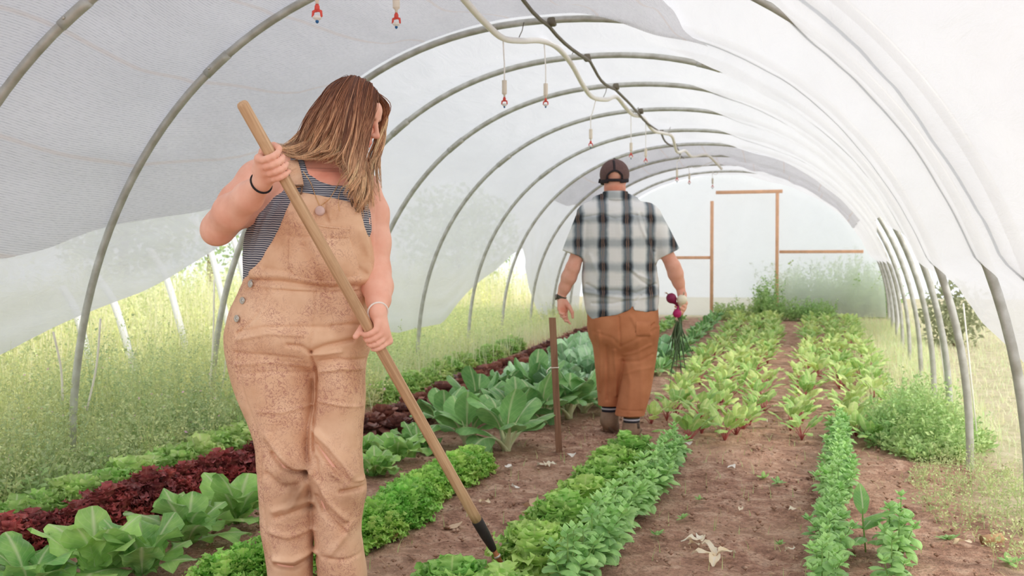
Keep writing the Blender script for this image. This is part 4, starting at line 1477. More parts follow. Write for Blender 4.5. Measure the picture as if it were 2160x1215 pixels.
def locks(G, count, r0, r1, jit, n=22, wav=1.0):
    G = np.array(G, float)
    for i in range(count):
        f = rg.uniform(0, len(G) - 1.001)
        a = int(f); f -= a
        g = G[a] * (1 - f) + G[a + 1] * f
        w = np.linspace(0.25, 1, len(g))[:, None]
        g = g + rg.normal(0, 1, g.shape) * np.array([jit, jit * 0.8, jit / 900]) * w
        g[:, 2] += rg.uniform(-.006, .010)
        g = np.vstack([g[0] + [3, 14, .015], g[0] + [0, 2, 0], g[1:]])
        end = rg.uniform(0.78, 1.04)
        g[-1] = g[-2] + (g[-1] - g[-2]) * end * 1.05
        lock(np.array([W(*q) for q in g]), rg.uniform(r0, r1), n, rg.normal(0, .55), 5, wav)




def clumps(G, count, nst, jit, rad, r0, r1, wave=.010, n=26):
    """wavy locks: every lock is a bundle of strands that draws together towards its tip"""
    G = np.array(G, float)
    for c in range(count):
        f = (c + rg.uniform(0, 1)) / count * (len(G) - 1.002)
        a = int(f); f -= a
        g = G[a] * (1 - f) + G[a + 1] * f
        g = g + rg.normal(0, 1, g.shape) * np.array([jit, jit * 0.8, jit / 900]) * np.linspace(0.2, 1, len(g))[:, None]
        g[-1] = g[-2] + (g[-1] - g[-2]) * rg.uniform(0.75, 1.25)
        g = np.vstack([g[0] + [4, 16, .022], g[0] + [1, 1.5, .004], g[1:]])
        P = bez(np.array([W(*q) for q in g]), n)
        s = np.linspace(0, 1, n)
        ph, fq = rg.uniform(0, 6.28), rg.uniform(1.3, 2.1)
        amp = wave * rg.uniform(.5, 1.3) * np.clip(s * 1.7 - .35, 0, 1)
        P = P + np.stack([np.sin(ph + fq * 6.28 * s), .7 * np.cos(ph + fq * 6.28 * s), 0 * s], 1) * amp[:, None]
        tone = rg.normal(0.1, .5)
        k0, k1 = rg.uniform(.45, .75), rg.uniform(.12, .36)
        for i in range(nst):
            o = rg.normal(0, 1, 3) * rad
            sp = np.interp(s, [0, .15, .3, .55, 1], [.5, .6, 1.0, k0, k1])
            Q = P + o * sp[:, None] + (rg.normal(0, .0012, 3) * np.sin(s * 9 + rg.uniform(0, 6))[:, None])
            m = int(n * rg.uniform(.82, 1.0))
            R = rg.uniform(r0, r1) * np.minimum(.6 + s * 3, 1.0) * np.clip(1.03 - s ** 3, .08, 1)
            hm.tube(Q[:m], R[:m], 4, flat=.6, up=(.2, -1, .3))
            tn = tone + rg.normal(0, .22)
            t = np.clip(s[:m] * 1.25 + tn * .28 - .05, 0, 1)[:, None]
            cc_ = np.where(t < .45, hairroot + (hairmid - hairroot) * t / .45, hairmid + (hairtip - hairmid) * (t - .45) / .55)
            hm.C[-1] = np.repeat(np.clip(cc_ * (1 + .28 * tn), 0, 1), 4, 0)


clumps(GUIDES, 105, 20, 2.6, .0042, .0010, .0022, .019)
clumps(GUIDES, 60, 5, 5.0, .0050, .0006, .0011, .014)
clumps(FAR, 26, 14, 2.0, .0036, .0010, .0020)
locks(BACK, 110, .006, .011, 4.0, 14)
hm.build('hair_locks', M['hair'], hair)

# --- the hoe (held, so it stands on its own)
hoe = empty('hoe', W.o + RZ @ H1, 0, 'long wooden handled hoe slanting from the woman\'s shoulder down to the lettuce', 'hoe')
hoe.rotation_euler = Vector(-(RZ @ HU)).to_track_quat('Z', 'Y').to_euler()
RH3 = np.array(hoe.rotation_euler.to_matrix()).T @ RZ      # woman's axes -> the hoe's own axes
toh = lambda v: RH3 @ np.asarray(v, float)
o_ = H1
tip = W(1062, 1196, 3.47 - WD)
n = 40
s = np.linspace(0, 1, n)
P = H0 + (H1 - H0) * s[:, None]
R = RH * (1 + 0.08 * np.sin(s * 5) * 0 + 0.10 * s ** 2)
e_ = np.array([0, .001, .003, .007, .012]); er = np.array([.25, .55, .78, .93, 1.0])
P = np.vstack([P[0] + HU * e_[:, None], P[1:]]); R = np.concatenate([R[0] * er, R[1:]])
MB().tube((P - o_) @ RH3.T, R, 20).build('handle', M['ash'], hoe)
f1 = H1 + HU * 0.145
MB().lathe([(RH * 1.10, -.004), (RH * 1.22, .0), (RH * 1.12, .07), (RH * .82, .135), (RH * .7, .146)], 18, (0, 0, 0), toh(HU)).build('ferrule', M['ferrule'], hoe)
sd = tip - f1
sl_ = np.linalg.norm(sd)
sd /= sl_
sh = MB().lathe([(.0085, -.01), (.0085, sl_ * .30), (.0125, sl_ * .34), (.0125, sl_ * .46), (.009, sl_ * .5), (.0078, sl_ * .78)], 14, toh(f1 - o_), toh(sd))
sh.build('shank', M['rust'], hoe)
MB().lathe([(.0130, sl_ * .335), (.0132, sl_ * .44)], 14, toh(f1 - o_), toh(sd)).build('collar', M['steel'], hoe)
b = MB()
bl = f1 + sd * sl_ * .76 - o_
e1 = np.array([1.0, 0, 0]) - sd * sd[0]; e1 /= np.linalg.norm(e1)
e2 = np.cross(sd, e1)
pr = []
for q, w, t in ((0, .010, .010), (.02, .014, .009), (.05, .015, .006), (.085, .013, .003)):
    pr.append([bl + sd * q + e1 * w * a + e2 * t * c for a, c in ((-1, -1), (1, -1), (1, 1), (-1, 1))])
b.grid(np.array(pr) @ RH3.T, None, None, True)
b.F += [(3, 2, 1, 0), (12, 13, 14, 15)]
b.build('blade', M['steel'], hoe)
# ---------------------------------------------------------------- the man walking away
MD = 6.40
K = Frame(1310, MD)
man = empty('person', K.o, YAW, 'man in plaid shirt, brown trousers and cap, walking away with a bunch of onions', 'person')
LO2, HI2 = np.array([-.50, -.30, -.03]), np.array([.50, .50, 1.86])
F = Field(LO2, HI2, 0.0048)
MT = K.keys([(424, 1262, 1334, .02, .075), (438, 1240, 1360, .01, .100), (456, 1228, 1374, .005, .115), (480, 1229, 1378, .0, .125), (540, 1233, 1379, .0, .135), (600, 1231, 1384, .0, .140), (650, 1238, 1386, .0, .145), (700, 1246, 1384, .0, .145)])
F.loft(MT, 0, 2.3, -.024)
F.cap(K(1246, 448, .0), K(1364, 448, .0), .054, .054, .05)
F.chain([K(1297, 425, .03), K(1297, 402, .02), K(1297, 380, .015)], [.068, .062, .062], .03)
mc = K(1297, 377, -.0)
MBs = head_basis(math.radians(180), math.radians(12))
build_head(F, mc, MBs, .96, False)
F.ell(K(1297, 392, -.035), (.052, .045, .045), None, .03)
for s_, sh, el, wr in ((-1, K(1244, 464, .0), K(1208, 566, -.015), K(1184, 624, .02)), (1, K(1369, 464, .0), K(1420, 562, -.02), K(1436, 610, .03))):
    F.chain([sh, sh * .5 + el * .5, el], [.040, .046, .045], .02)
    F.chain([el, el * .68 + wr * .32, el * .3 + wr * .7, wr], [.045, .048, .037, .0295], .02)
# left hand: hanging, palm to the rear, fingers half curled
wr = K(1184, 624, .02)
mcp = [K(1194, 654, .010), K(1189, 656, .0), K(1184, 656, -.010), K(1180, 652, -.018)]
for i, m in enumerate(mcp):
    F.cap(wr + (m - wr) * .1, m, .022, .014, .014)
pips = [K(1195, 671, .004), K(1189, 671, -.016), K(1184, 667, -.028), K(1181, 661, -.034)]
dips = [K(1199, 679, -.010), K(1193, 677, -.038), K(1189, 670, -.050), K(1186, 663, -.054)]
tps = [K(1203, 683, -.022), K(1198, 678, -.050), K(1194, 669, -.056), K(1190, 661, -.056)]
for m, p, d, q, r in zip(mcp, pips, dips, tps, (.0088, .0092, .0088, .0080)):
    F.chain([m, p, d, q], [r * 1.15, r, r * .95, r * .8], .004)
F.chain([wr * .6 + mcp[0] * .4 + [.012, 0, 0], K(1201, 648, -.020), K(1207, 659, -.026), K(1208, 670, -.030)], [.019, .0145, .011, .0085], .006)
# right hand closed on the onion necks
wr = K(1436, 610, .03)
OC = K(1433, 646, -.045)                     # the bunch where it is held
OU = K(1424, 664, -.05) - K(1436, 634, -.04); OU /= np.linalg.norm(OU)
fr = np.array([0, -1.0, 0]); fr -= OU * (fr @ OU); fr /= np.linalg.norm(fr)
sd_ = np.cross(fr, OU); sd_ = sd_ if sd_[0] > 0 else -sd_
grip(F, OC, OU, fr, sd_, wr, .013, 1.08, -176, .026, (-12, 76, 138, 190))
# legs
MLL = [(690, 1246, 1316, .01, .105), (740, 1254, 1316, .03, .100), (790, 1259, 1313, .06, .088), (820, 1262, 1310, .10, .082), (853, 1264, 1305, .13, .082)]
MRL = [(690, 1302, 1388, .0, .115), (740, 1312, 1384, .01, .108), (790, 1313, 1377, .0, .098), (830, 1309, 1370, -.01, .092), (874, 1300, 1358, -.01, .09)]
for L in (MLL, MRL):
    F.loft(K.keys([(p, l + 8, r - 6, d, y - .018) for p, l, r, d, y in L if p < 825]), .03, 2.1)
F.chain([K(1285, 830, .12), K(1286, 852, .155), K(1286, 882, .17)], [.04, .038, .038], .01)
F.chain([K(1331, 830, -.01), K(1332, 870, -.004), K(1333, 902, .0)], [.04, .038, .038], .01)
V, Q = F.mesh(1)
T = np.ones((len(V), 3))
def blot2(p, r, c):
    w = np.exp(-((np.linalg.norm((V - p) / np.asarray(r), axis=1)) ** 2))[:, None]
    T[:] = T * (1 - w) + T * np.array(c) * w
blot2(K(1297, 397, -.06), (.09, .08, .02), (1.0, .80, .76))
for a in (1266, 1328): blot2(K(a, 384, 0), (.03, .05, .05), (.98, .66, .62))
for a, b in ((1183, 575), (1187, 570), (1181, 582), (1179, 592), (1178, 597)): blot2(K(a, b, -.03), (.010, .06, .012), (.62, .58, .60))
for a, b in ((1188, 652), (1192, 658)): blot2(K(a, b, -.03), (.02, .05, .012), (.95, .76, .70))
mk('body', V, Q, M['skin_m'], man, True, T)

# shirt
S_ = Field(np.array([-.45, -.26, .70]), np.array([.45, .26, 1.66]), .0050)
S_.loft(MT, 0, 2.3, .008)
S_.cap(K(1246, 448, .0), K(1364, 448, .0), .066, .066, .05)
S_.cap(K(1272, 428, .01), K(1322, 428, .01), .060, .060, .05)
S_.chain([K(1297, 430, .02), K(1297, 410, .02)], [.080, .078], .03)
for sh, el in ((K(1240, 460, .0), K(1206, 548, -.0)), (K(1372, 460, .0), K(1415, 546, -.0))):
    d = el - sh; L = np.linalg.norm(d); u = d / L
    A = S_.copy(); A.v[:] = .3
    A.cap(sh, sh + d * 1.15, .076, .082)
    pl = lambda X, Y, Z, e=sh + d * .88: (X - e[0]) * u[0] + (Y - e[1]) * u[1] + (Z - e[2]) * u[2]
    sl, X, Y, Z = A.sl()
    A.v = np.maximum(A.v, pl(X, Y, Z)).astype(np.float32)
    h = np.clip(.5 + .5 * (S_.v - A.v) / .03, 0, 1)
    S_.v = S_.v * (1 - h) + A.v * h - .03 * h * (1 - h)
hemp = K.xz([(1150, 400), (1264, 404), (1278, 402), (1297, 400), (1318, 402), (1330, 404), (1450, 400), (1450, 600), (1396, 600), (1391, 640), (1388, 655), (1362, 658), (1338, 654), (1332, 648), (1322, 655), (1300, 663), (1270, 668), (1250, 674), (1242, 666), (1232, 640), (1224, 600), (1150, 600)], -.1)
S_.v = np.maximum(S_.v, S_.poly(hemp))
sl, X, Y, Z = S_.sl()
col = K(1297, 408, 0)[2]
S_.v = np.maximum(S_.v, np.maximum(Z - (col - .10 * np.maximum(Y, 0)), -9)).astype(np.float32)
for pl, am, w in (([(1232, 458), (1270, 452), (1297, 462), (1330, 452), (1372, 460)], -.006, .006), ([(1345, 450), (1352, 480), (1372, 520), (1376, 545)], .009, .012), ([(1352, 452), (1362, 490), (1378, 530)], -.008, .010), ([(1238, 470), (1232, 520)], -.006, .012), ([(1378, 470), (1380, 530)], -.006, .010),
                  ([(1320, 560), (1345, 580), (1372, 590)], .008, .010), ([(1330, 575), (1350, 592), (1370, 604)], -.008, .008), ([(1240, 600), (1260, 612), (1300, 612), (1340, 618), (1384, 600)], -.009, .010), ([(1236, 616), (1280, 624), (1330, 630), (1386, 622)], .008, .012), ([(1332, 648), (1336, 636), (1350, 624)], -.008, .008),
                  ([(1250, 640), (1290, 640), (1330, 632)], -.007, .009), ([(1384, 560), (1376, 600), (1360, 620)], -.010, .012), ([(1300, 455), (1310, 500), (1316, 540)], .005, .02), ([(1245, 540), (1260, 580), (1256, 610)], .005, .016)):
    S_.fold(K.xz(pl), am, w)
Yc = np.stack(np.meshgrid(*[S_.lo[i] + S_.h * 4 * np.arange((S_.n[i] + 3) // 4 + 1) for i in range(3)], indexing='ij'), -1)
nz = vnoise(Yc, 7.0, 3)
nz = np.repeat(np.repeat(np.repeat(nz, 4, 0), 4, 1), 4, 2)[:S_.n[0], :S_.n[1], :S_.n[2]]
S_.v -= (.005 * nz).astype(np.float32)
V, Q = S_.mesh(3)
shirt = mk('shirt', V, Q, M['plaid'], man)
C_ = Field(K(1297, 412, .02) - [.12, .12, .06], K(1297, 412, .02) + [.12, .12, .07], .004)
C_.loft(K.keys([(424, 1268, 1326, .015, .096), (412, 1270, 1325, .010, .088), (402, 1272, 1323, .012, .082)]), 0, 2.0)
sl, X, Y, Z = C_.sl()
C_.v = np.maximum(C_.v, Z - (K(1297, 404, 0)[2] - .25 * np.maximum(Y, 0))).astype(np.float32)
V, Q = C_.mesh(2)
mk('collar', V, Q, M['plaid'], shirt)

# trousers
P_ = Field(np.array([-.30, -.24, .10]), np.array([.30, .36, .90]), .0050)
P_.loft(K.keys([(628, 1240, 1386, .0, .138), (655, 1239, 1388, .0, .146), (690, 1240, 1389, .0, .156), (715, 1246, 1386, .0, .150), (735, 1265, 1372, .0, .11), (752, 1285, 1340, .0, .05)]), 0, 2.4)
P_.loft(K.keys(MLL), .03, 2.4, .006)
P_.loft(K.keys(MRL), .016, 2.4, .006)
for pl, am, w in (([(1304, 668), (1306, 700), (1308, 732)], -.006, .006), ([(1256, 700), (1290, 712), (1306, 728)], -.003, .010), ([(1384, 694), (1340, 714), (1310, 730)], -.004, .010), ([(1330, 668), (1342, 690), (1370, 706)], .006, .012), ([(1340, 700), (1364, 694), (1380, 682)], -.008, .006),
                  ([(1262, 700), (1268, 760), (1268, 830)], .008, .010), ([(1280, 730), (1284, 790), (1286, 850)], -.010, .010), ([(1296, 740), (1302, 790), (1304, 840)], .010, .010), ([(1318, 750), (1345, 742), (1372, 728)], .007, .010), ([(1318, 764), (1350, 762), (1378, 748)], -.006, .010),
                  ([(1318, 790), (1345, 780), (1376, 776)], .004, .010), ([(1322, 770), (1330, 810), (1326, 868)], .005, .014), ([(1345, 720), (1352, 770), (1356, 860)], .004, .016), ([(1310, 866), (1356, 868)], -.004, .004)):
    P_.fold(K.xz(pl), am, w, True, .12)
V, Q = P_.mesh(3)
tr = mk('trousers', V, Q, M['canvas'], man)
pk = MB()
def on_back(Fd, px, py, off=.001):
    p = K(px, py, -.1)
    ys_ = Fd.lo[1] + Fd.h * np.arange(Fd.n[1])
    for _ in range(3):
        xi = np.clip(int(round((p[0] - Fd.lo[0]) / Fd.h)), 0, Fd.n[0] - 1)
        zi = np.clip(int(round((p[2] - Fd.lo[2]) / Fd.h)), 0, Fd.n[2] - 1)
        c = Fd.v[xi, :, zi]
        k = np.argmax(c < 0) if (c < 0).any() else np.argmin(c)
        p = K(px, py, ys_[k])
    return K(px, py, ys_[k] - off)
q = np.array([[on_back(P_, a, b, .0008) for a in (1342, 1352, 1362, 1372)] for b in (678, 690, 702, 709)])
q2 = q + np.array([0, -.0012, 0])
pk.grid(np.concatenate([q[:1], q2, q[-1:]]))
pk.build('back_pocket', M['canvas'], tr)

# cap
cB = head_basis(math.radians(180), math.radians(12))
cc = K(1296.5, 368, .0)
A = Field(cc - [.13, .16, .08], cc + [.13, .26, .16], .0042)
A.ell(cc + [0, .01, .0], (.0960, .116, .100))
sl, X, Y, Z = A.sl()
A.v = np.maximum(A.v, (cc[2] - .046 + .10 * (Y - cc[1]) * -1) - Z).astype(np.float32)
hole = A.poly(K.xz([(1283, 376), (1284, 369), (1290, 364), (1297, 362), (1304, 364), (1310, 369), (1311, 376)], -.11))
yb = (A.lo[1] + A.h * np.arange(A.n[1]))[None, :, None].astype(np.float32)
A.v = np.maximum(A.v, -np.maximum(hole, yb - (cc[1] + .0)))
V, Q = A.mesh(2)
cap = mk('cap', V, Q, M['cap_mesh'], man)
def capline(pts, r, name, mat, off=.0):
    e = A.copy(); e.v[:] = .3
    e.ell(cc + [0, .01, .0], (.0960, .116, .100))
    P = []
    for a, b in bez(pts, 30):
        p = K(a, b, -.1)
        x, z = (p[0] - cc[0]) / .0960, (p[2] - cc[2]) / .100
        w = max(0.0, 1 - x * x - z * z)
        P.append([p[0], cc[1] + .01 - .116 * math.sqrt(w) - off, p[2]])
    MB().tube(np.array(P), r, 7, flat=.5, up=(0, -1, 0)).build(name, mat, cap)
capline([(1266, 378), (1275, 380), (1284, 381)], .0150, 'rim_band', M['cap_black'])
capline([(1309, 381), (1318, 380), (1327, 378)], .0150, 'rim_band', M['cap_black'])
capline([(1279, 379), (1290, 379.5), (1303, 379.5), (1314, 379)], .0095, 'back_strap', M['cap_black'], .001)
capline([(1281, 377), (1282, 369), (1289, 362.5), (1297, 360), (1305, 362.5), (1312, 369), (1313, 377)], .0070, 'arch_trim', M['cap_black'])
capline([(1296, 360), (1296, 350), (1296, 343), (1296, 337)], .0080, 'crown_seam', M['cap_black'])
MB().lathe([(0, 0), (.011, 0), (.009, .006), (0, .009)], 12, cc + [0, .012, .098]).build('top_button', M['cap_black'], cap)
br = MB()
pr = []
for t in np.linspace(-1, 1, 13):
    a = t * 1.25
    i_, o_ = np.array([.094 * math.sin(a), .01 + .112 * math.cos(a), -.036]), np.array([.092 * math.sin(a) * .9, .03 + .19 * math.cos(a * .8), -.050])
    pr.append([cc + i_, cc + i_ * .5 + o_ * .5 + [0, 0, .006], cc + o_, cc + o_ + [0, 0, -.004], cc + i_ * .5 + o_ * .5 + [0, 0, .001], cc + i_ + [0, 0, -.005]])
br.grid(np.array(pr), None, None, True)
br.F += [tuple(range(5, -1, -1)), tuple(range(72, 78))]
br.build('brim', M['cap_black'], cap)

# watch on the left wrist
w_ = K(1183.5, 627.5, .02)
el = K(1208, 566, -.015)
ax = (w_ - el) / np.linalg.norm(w_ - el)
wb = MB()
wb.lathe([(.0305, -.0135), (.0345, -.013), (.0352, 0), (.0345, .013), (.0305, .0135), (.0295, 0), (.0305, -.0135)], 22, w_, ax)
wt = wb.build('watch_strap', M['watch'], man)
c = MB().box(w_ + np.array([-.034, -.004, .002]), (.012, .036, .036), None, None, .004)
c.build('watch_case', M['watch_face'], wt)

# socks and boots
def hband(px, py, dy, r, z0, z1, name, mat, par):
    p = K(px, py, dy)
    return MB().lathe([(r * .97, z0), (r, z0 + .003), (r, z1 - .003), (r * .97, z1)], 18, p).build(name, mat, par)
for px, py, dy, nm in ((1286, 858, .155, 'l'), (1332, 881, -.004, 'r')):
    s = hband(px, py, dy, .053, -.045, .050, 'sock', M['sock_dark'], man)
    hband(px, py, dy, .0545, -.016, -.004, 'sock_stripe', M['sock_white'], s)
    if nm == 'r': hband(px, py, dy, .0542, .002, .012, 'sock_stripe', M['sock_brown'], s)
bt = Field(K(1286, 895, .15) - [.09, .13, .10], K(1286, 895, .15) + [.09, .26, .13], .0045)
a_, b_, c_ = K(1287, 866, .16), K(1285, 886, .13), K(1293, 905, .27)
bt.cap(a_, b_, .058, .056, .02).cap(b_, K(1289, 899, .19), .054, .050, .03).cap(K(1289, 899, .19), c_, .050, .040, .03)
sl, X, Y, Z = bt.sl()
bt.v = np.maximum(bt.v, Z - K(1286, 868, .15)[2]).astype(np.float32)
V, Q = bt.mesh(1)
bo = mk('boot', V, Q, M['boot'], man)
MB().tube([K(1279, 872, .11), K(1280, 880, .095)], .014, 8, flat=.35, up=(0, -1, 0)).build('gusset', M['boot_dark'], bo)
MB().tube(bez([K(1276, 893, .10), K(1284, 903, .12), K(1292, 911, .18), K(1297, 913, .28)], 10), [.018, .030, .036, .034, .033, .035, .036, .036, .034, .028], 10, flat=.35, up=(0, 0, 1)).build('sole', M['sole'], bo)
bt = Field(K(1334, 905, .0) - [.10, .12, .08], K(1334, 905, .0) + [.12, .30, .13], .0045)
bt.cap(K(1332, 884, -.004), K(1331, 905, -.01), .058, .055, .02).cap(K(1331, 909, -.01), K(1340, 910, .18), .048, .045, .03)
sl, X, Y, Z = bt.sl()
bt.v = np.maximum(np.maximum(bt.v, .018 - Z), Z - K(1332, 890, 0)[2]).astype(np.float32)
V, Q = bt.mesh(1)
bo = mk('boot', V, Q, M['boot'], man)
MB().tube([K(1343, 893, -.048), K(1344, 904, -.05)], .017, 8, flat=.35, up=(0, -1, 0)).build('gusset', M['boot_dark'], bo)
ps = K(1331, 909, -.01); pe = K(1341, 910, .20)
MB().tube([[ps[0], ps[1] - .045, .012], [ps[0], ps[1], .012], [(ps[0] + pe[0]) / 2, (ps[1] + pe[1]) / 2, .012], [pe[0], pe[1], .012], [pe[0], pe[1] + .04, .014]], [.028, .048, .046, .046, .026], 14, flat=.28, up=(0, 0, 1)).build('sole', M['sole'], bo)

# the onions in his right hand: three bulbs, roots and long greens
ro = np.random.default_rng(5)
def onion(name_mat, px, py, dy, r, neckto, label, nleaf, spread, rootdir):
    c = K(px, py, dy)
    w = K.o + RZ @ c
    e = empty('onion', w, YAW, label, 'onion', 'onions in the man\'s hand')
    ax = neckto - c; ax = ax / np.linalg.norm(ax)
    MB().lathe([(0, -r * 1.0), (r * .30, -r * .96), (r * .72, -r * .72), (r * .97, -r * .25), (r, r * .10), (r * .86, r * .55), (r * .5, r * .95), (r * .30, r * 1.25), (r * .24, r * 1.6), (r * .22, np.linalg.norm(neckto - c))], 22, (0, 0, 0), ax).build('bulb', M[name_mat], e)
    rt = MB()
    for i in range(9):
        d = -ax + ro.normal(0, .35, 3) + np.array(rootdir) * .4
        d /= np.linalg.norm(d)
        q = -ax * r * .95
        rt.tube([q, q + d * r * .5, q + d * r * .9 + ro.normal(0, .004, 3) - [0, 0, .006]], [.0016, .0012, .0004], 4)
    rt.build('roots', M['root'], e)
    hb = OC + OU * .02 - c
    for i in range(nleaf):
        L = ro.uniform(.20, .44)
        dx = ro.normal(0, spread)
        dy_ = ro.normal(0, .06)
        p0 = neckto - c
        kx = ro.uniform(-.02, .02)
        pts = [p0, hb + [ro.uniform(-.015, .015), ro.uniform(-.03, .0), -.03], hb + [dx * .35 + kx, dy_ * .3 - .02, -.03 - L * .4], hb + [dx * .8, dy_ * .6 - .02, -.03 - L * .8], hb + [dx * 1.15, dy_ - .02, -.03 - L * (1.0 + .1 * ro.random())]]
        P = bez(pts, 14)
        MB().tube(P, np.interp(np.linspace(0, 1, 14), [0, .15, .5, .85, 1], [.006, .0062, .0052, .0028, .0006]), 6, flat=.7).build('leaf', M['onion_leaf'], e)
onion('onion_red', 1416, 629, -.075, .0335, OC + [-.006, -.018, -.008], 'purple onion in the man\'s hand, upper left of the three', 7, .05, (-.6, -.1, .8))
onion('onion_white', 1438.5, 632, -.095, .0325, OC + [-.004, -.024, -.012], 'white onion in the man\'s hand beside the purple one', 7, .06, (.8, -.2, .7))
onion('onion_pink', 1428.5, 661.5, -.105, .0285, OC + [-.012, -.030, .004], 'small magenta onion hanging lowest in the man\'s hand', 7, .05, (0, -.2, -.9))
# ---------------------------------------------------------------- plants
rp = np.random.default_rng(21)


def leaf(L, Wd, a0, bend, prof_=None, nl=7, nw=4, cup=0.0, ruf=0.0, rf=3.0, lobes=0.0, tone=1.0, petiole=0.0, tw=0.0):
    """one blade that leaves the origin towards +y; returns grid points and uv"""
    t = np.linspace(0, 1, nl + 1)
    ang = a0 - bend * t ** 1.3
    ds = L / nl
    y = np.concatenate([[0], np.cumsum(np.cos((ang[1:] + ang[:-1]) / 2) * ds)])
    z = np.concatenate([[0], np.cumsum(np.sin((ang[1:] + ang[:-1]) / 2) * ds)])
    if prof_ is None: w = np.sin(np.pi * np.clip(t * 0.92 + 0.06, 0, 1)) ** 0.8
    else: w = np.interp(t, *zip(*prof_))
    if lobes: w = w * (1 + lobes * np.sin(t * 34 + rp.uniform(0, 6)))
    u = np.linspace(-1, 1, nw + 1)
    ph = rp.uniform(0, 6.28, 2)
    T, U = np.meshgrid(t, u, indexing='ij')
    side = np.where(U < 0, ph[0], ph[1])
    h = cup * Wd * U ** 2 * w[:, None] + ruf * np.abs(U) ** 2.2 * np.sin(T * rf * 6.283 + side) * np.minimum(w * 2, 1)[:, None]
    ya = ruf * 0.7 * np.abs(U) ** 2 * np.cos(T * rf * 6.283 + side * 1.3) * np.minimum(w * 2, 1)[:, None]
    X = U * (w * Wd / 2)[:, None] + tw * T
    nA = np.stack([-np.sin(ang), np.cos(ang)], 1)
    Y = y[:, None] + h * nA[:, 0][:, None] + ya * np.cos(ang)[:, None]
    Z = z[:, None] + h * nA[:, 1][:, None] + ya * np.sin(ang)[:, None]
    return np.stack([X, Y, Z], -1), np.stack([(U + 1) / 2, T], -1)


def rotz(V, a):
    c, s = math.cos(a), math.sin(a)
    return V @ np.array([[c, s, 0], [-s, c, 0], [0, 0, 1]])


def add_leaf(mb_, lf, az, pos=(0, 0, 0), tone=1.0, tip=None):
    V, U = lf
    C = np.ones((V.shape[0] * V.shape[1], 3)) * tone
    if tip is not None:
        t = U[..., 1].reshape(-1, 1)
        C = C * (1 - t) * np.array(tip[0]) + C * t * np.array(tip[1])
    mb_.grid(rotz(V, az) + np.asarray(pos), U, np.clip(C, 0, 2))


def lettuce(n=30, R=0.14, H=0.13, ruf=0.014, rf=3.4, nl=9, nw=6, lobes=0.10, seedtip=None):
    m = MB()
    for i in range(n):
        f = i / (n - 1)                      # 0 outer .. 1 heart
        a0 = 0.35 + 1.0 * f + rp.normal(0, .12)
        L = (R * 1.15) * (1 - 0.35 * f) * rp.uniform(.85, 1.15)
        add_leaf(m, leaf(L, L * rp.uniform(.75, 1.0), a0, rp.uniform(.2, .9) * (1 - .6 * f), [(0, .22), (.25, .45), (.6, .9), (.85, 1.0), (1, .55)], nl, nw, .12, ruf, rf, lobes), i * 2.4 + rp.normal(0, .2), (0, 0, .01 + .02 * f), rp.uniform(.82, 1.12), seedtip)
    return m


def curly(n=300, R=.105, ls=(.028, .046), wr=(.7, 1.0), ruf=.0075, cyc=2.6, lob=.30, nl=7, nw=4, m=None, tip=None, flat=1.05, stalks=True):
    """a head of many small frilled leaf ends over a dome"""
    m = MB() if m is None else m
    for i in range(n):
        f = (i + .5) / n
        el = math.asin(1 - f * .92)
        az = i * 2.39996
        r_ = rp.uniform(.70, 1.05) * R
        p = np.array([0, math.cos(el) * r_, max(.012, math.sin(el) * r_ * flat)])
        a0 = np.clip(el + rp.normal(0, .45), -.2, 1.5)
        l = rp.uniform(*ls)
        add_leaf(m, leaf(l, l * rp.uniform(*wr), a0, rp.uniform(-.3, 1.2), [(0, .25), (.35, .75), (.7, 1.1), (.9, .9), (1, .5)], nl, nw, .15, ruf, cyc, lob), az + rp.normal(0, .3), rotz(p[None], az)[0], rp.uniform(.78, 1.22), tip)
        if stalks and i % 6 == 0:
            m.tube(rotz(np.array([[0, 0, 0], p * .5 + [0, 0, .01], p]), az), [.003, .0025, .002], 4, C=(.95, 1.05, .85))
    return m


def endive(): return curly()


def broadleaf(n=12, L=.24, Wd=.13, up=.95, seed=0):
    m = MB()
    for i in range(n):
        f = i / (n - 1)
        a0 = .45 + up * f + rp.normal(0, .1)
        l = L * rp.uniform(.75, 1.1) * (1 - .15 * f)
        add_leaf(m, leaf(l, Wd * rp.uniform(.8, 1.15), a0, rp.uniform(.3, 1.0), [(0, .16), (.25, .34), (.5, .78), (.75, 1.0), (.92, .72), (1, .28)], 12, 6, -.10, .016, 2.4, .05), i * 2.4 + rp.normal(0, .2), (0, 0, .01), rp.uniform(.85, 1.15))
    return m


SPOON = [(0, .10), (.34, .12), (.44, .42), (.56, .86), (.72, 1.0), (.86, .95), (.95, .72), (1, .34)]


def choy(n=14, L=.38, Wd=.15):
    lv, stk = MB(), MB()
    for i in range(n):
        f = i / (n - 1)
        a0 = 1.0 + .45 * f + rp.normal(0, .1)
        l = L * rp.uniform(.8, 1.1)
        bend = rp.uniform(.6, 2.1) * (1 - .45 * f)
        az = i * 2.4 + rp.normal(0, .2)
        lf = leaf(l, Wd * rp.uniform(.85, 1.1), a0, bend, SPOON, 14, 6, -.20, .009, 1.8)
        V, U = lf
        add_leaf(lv, (V[5:], U[5:]), az, (0, 0, .0), rp.uniform(.85, 1.15))
        c = rotz(V[:9, 3], az)
        stk.tube(c + [0, 0, -.002], np.interp(np.linspace(0, 1, 9), [0, .5, 1], [.020, .012, .003]) * L / .3, 6, flat=.5)
    return lv, stk


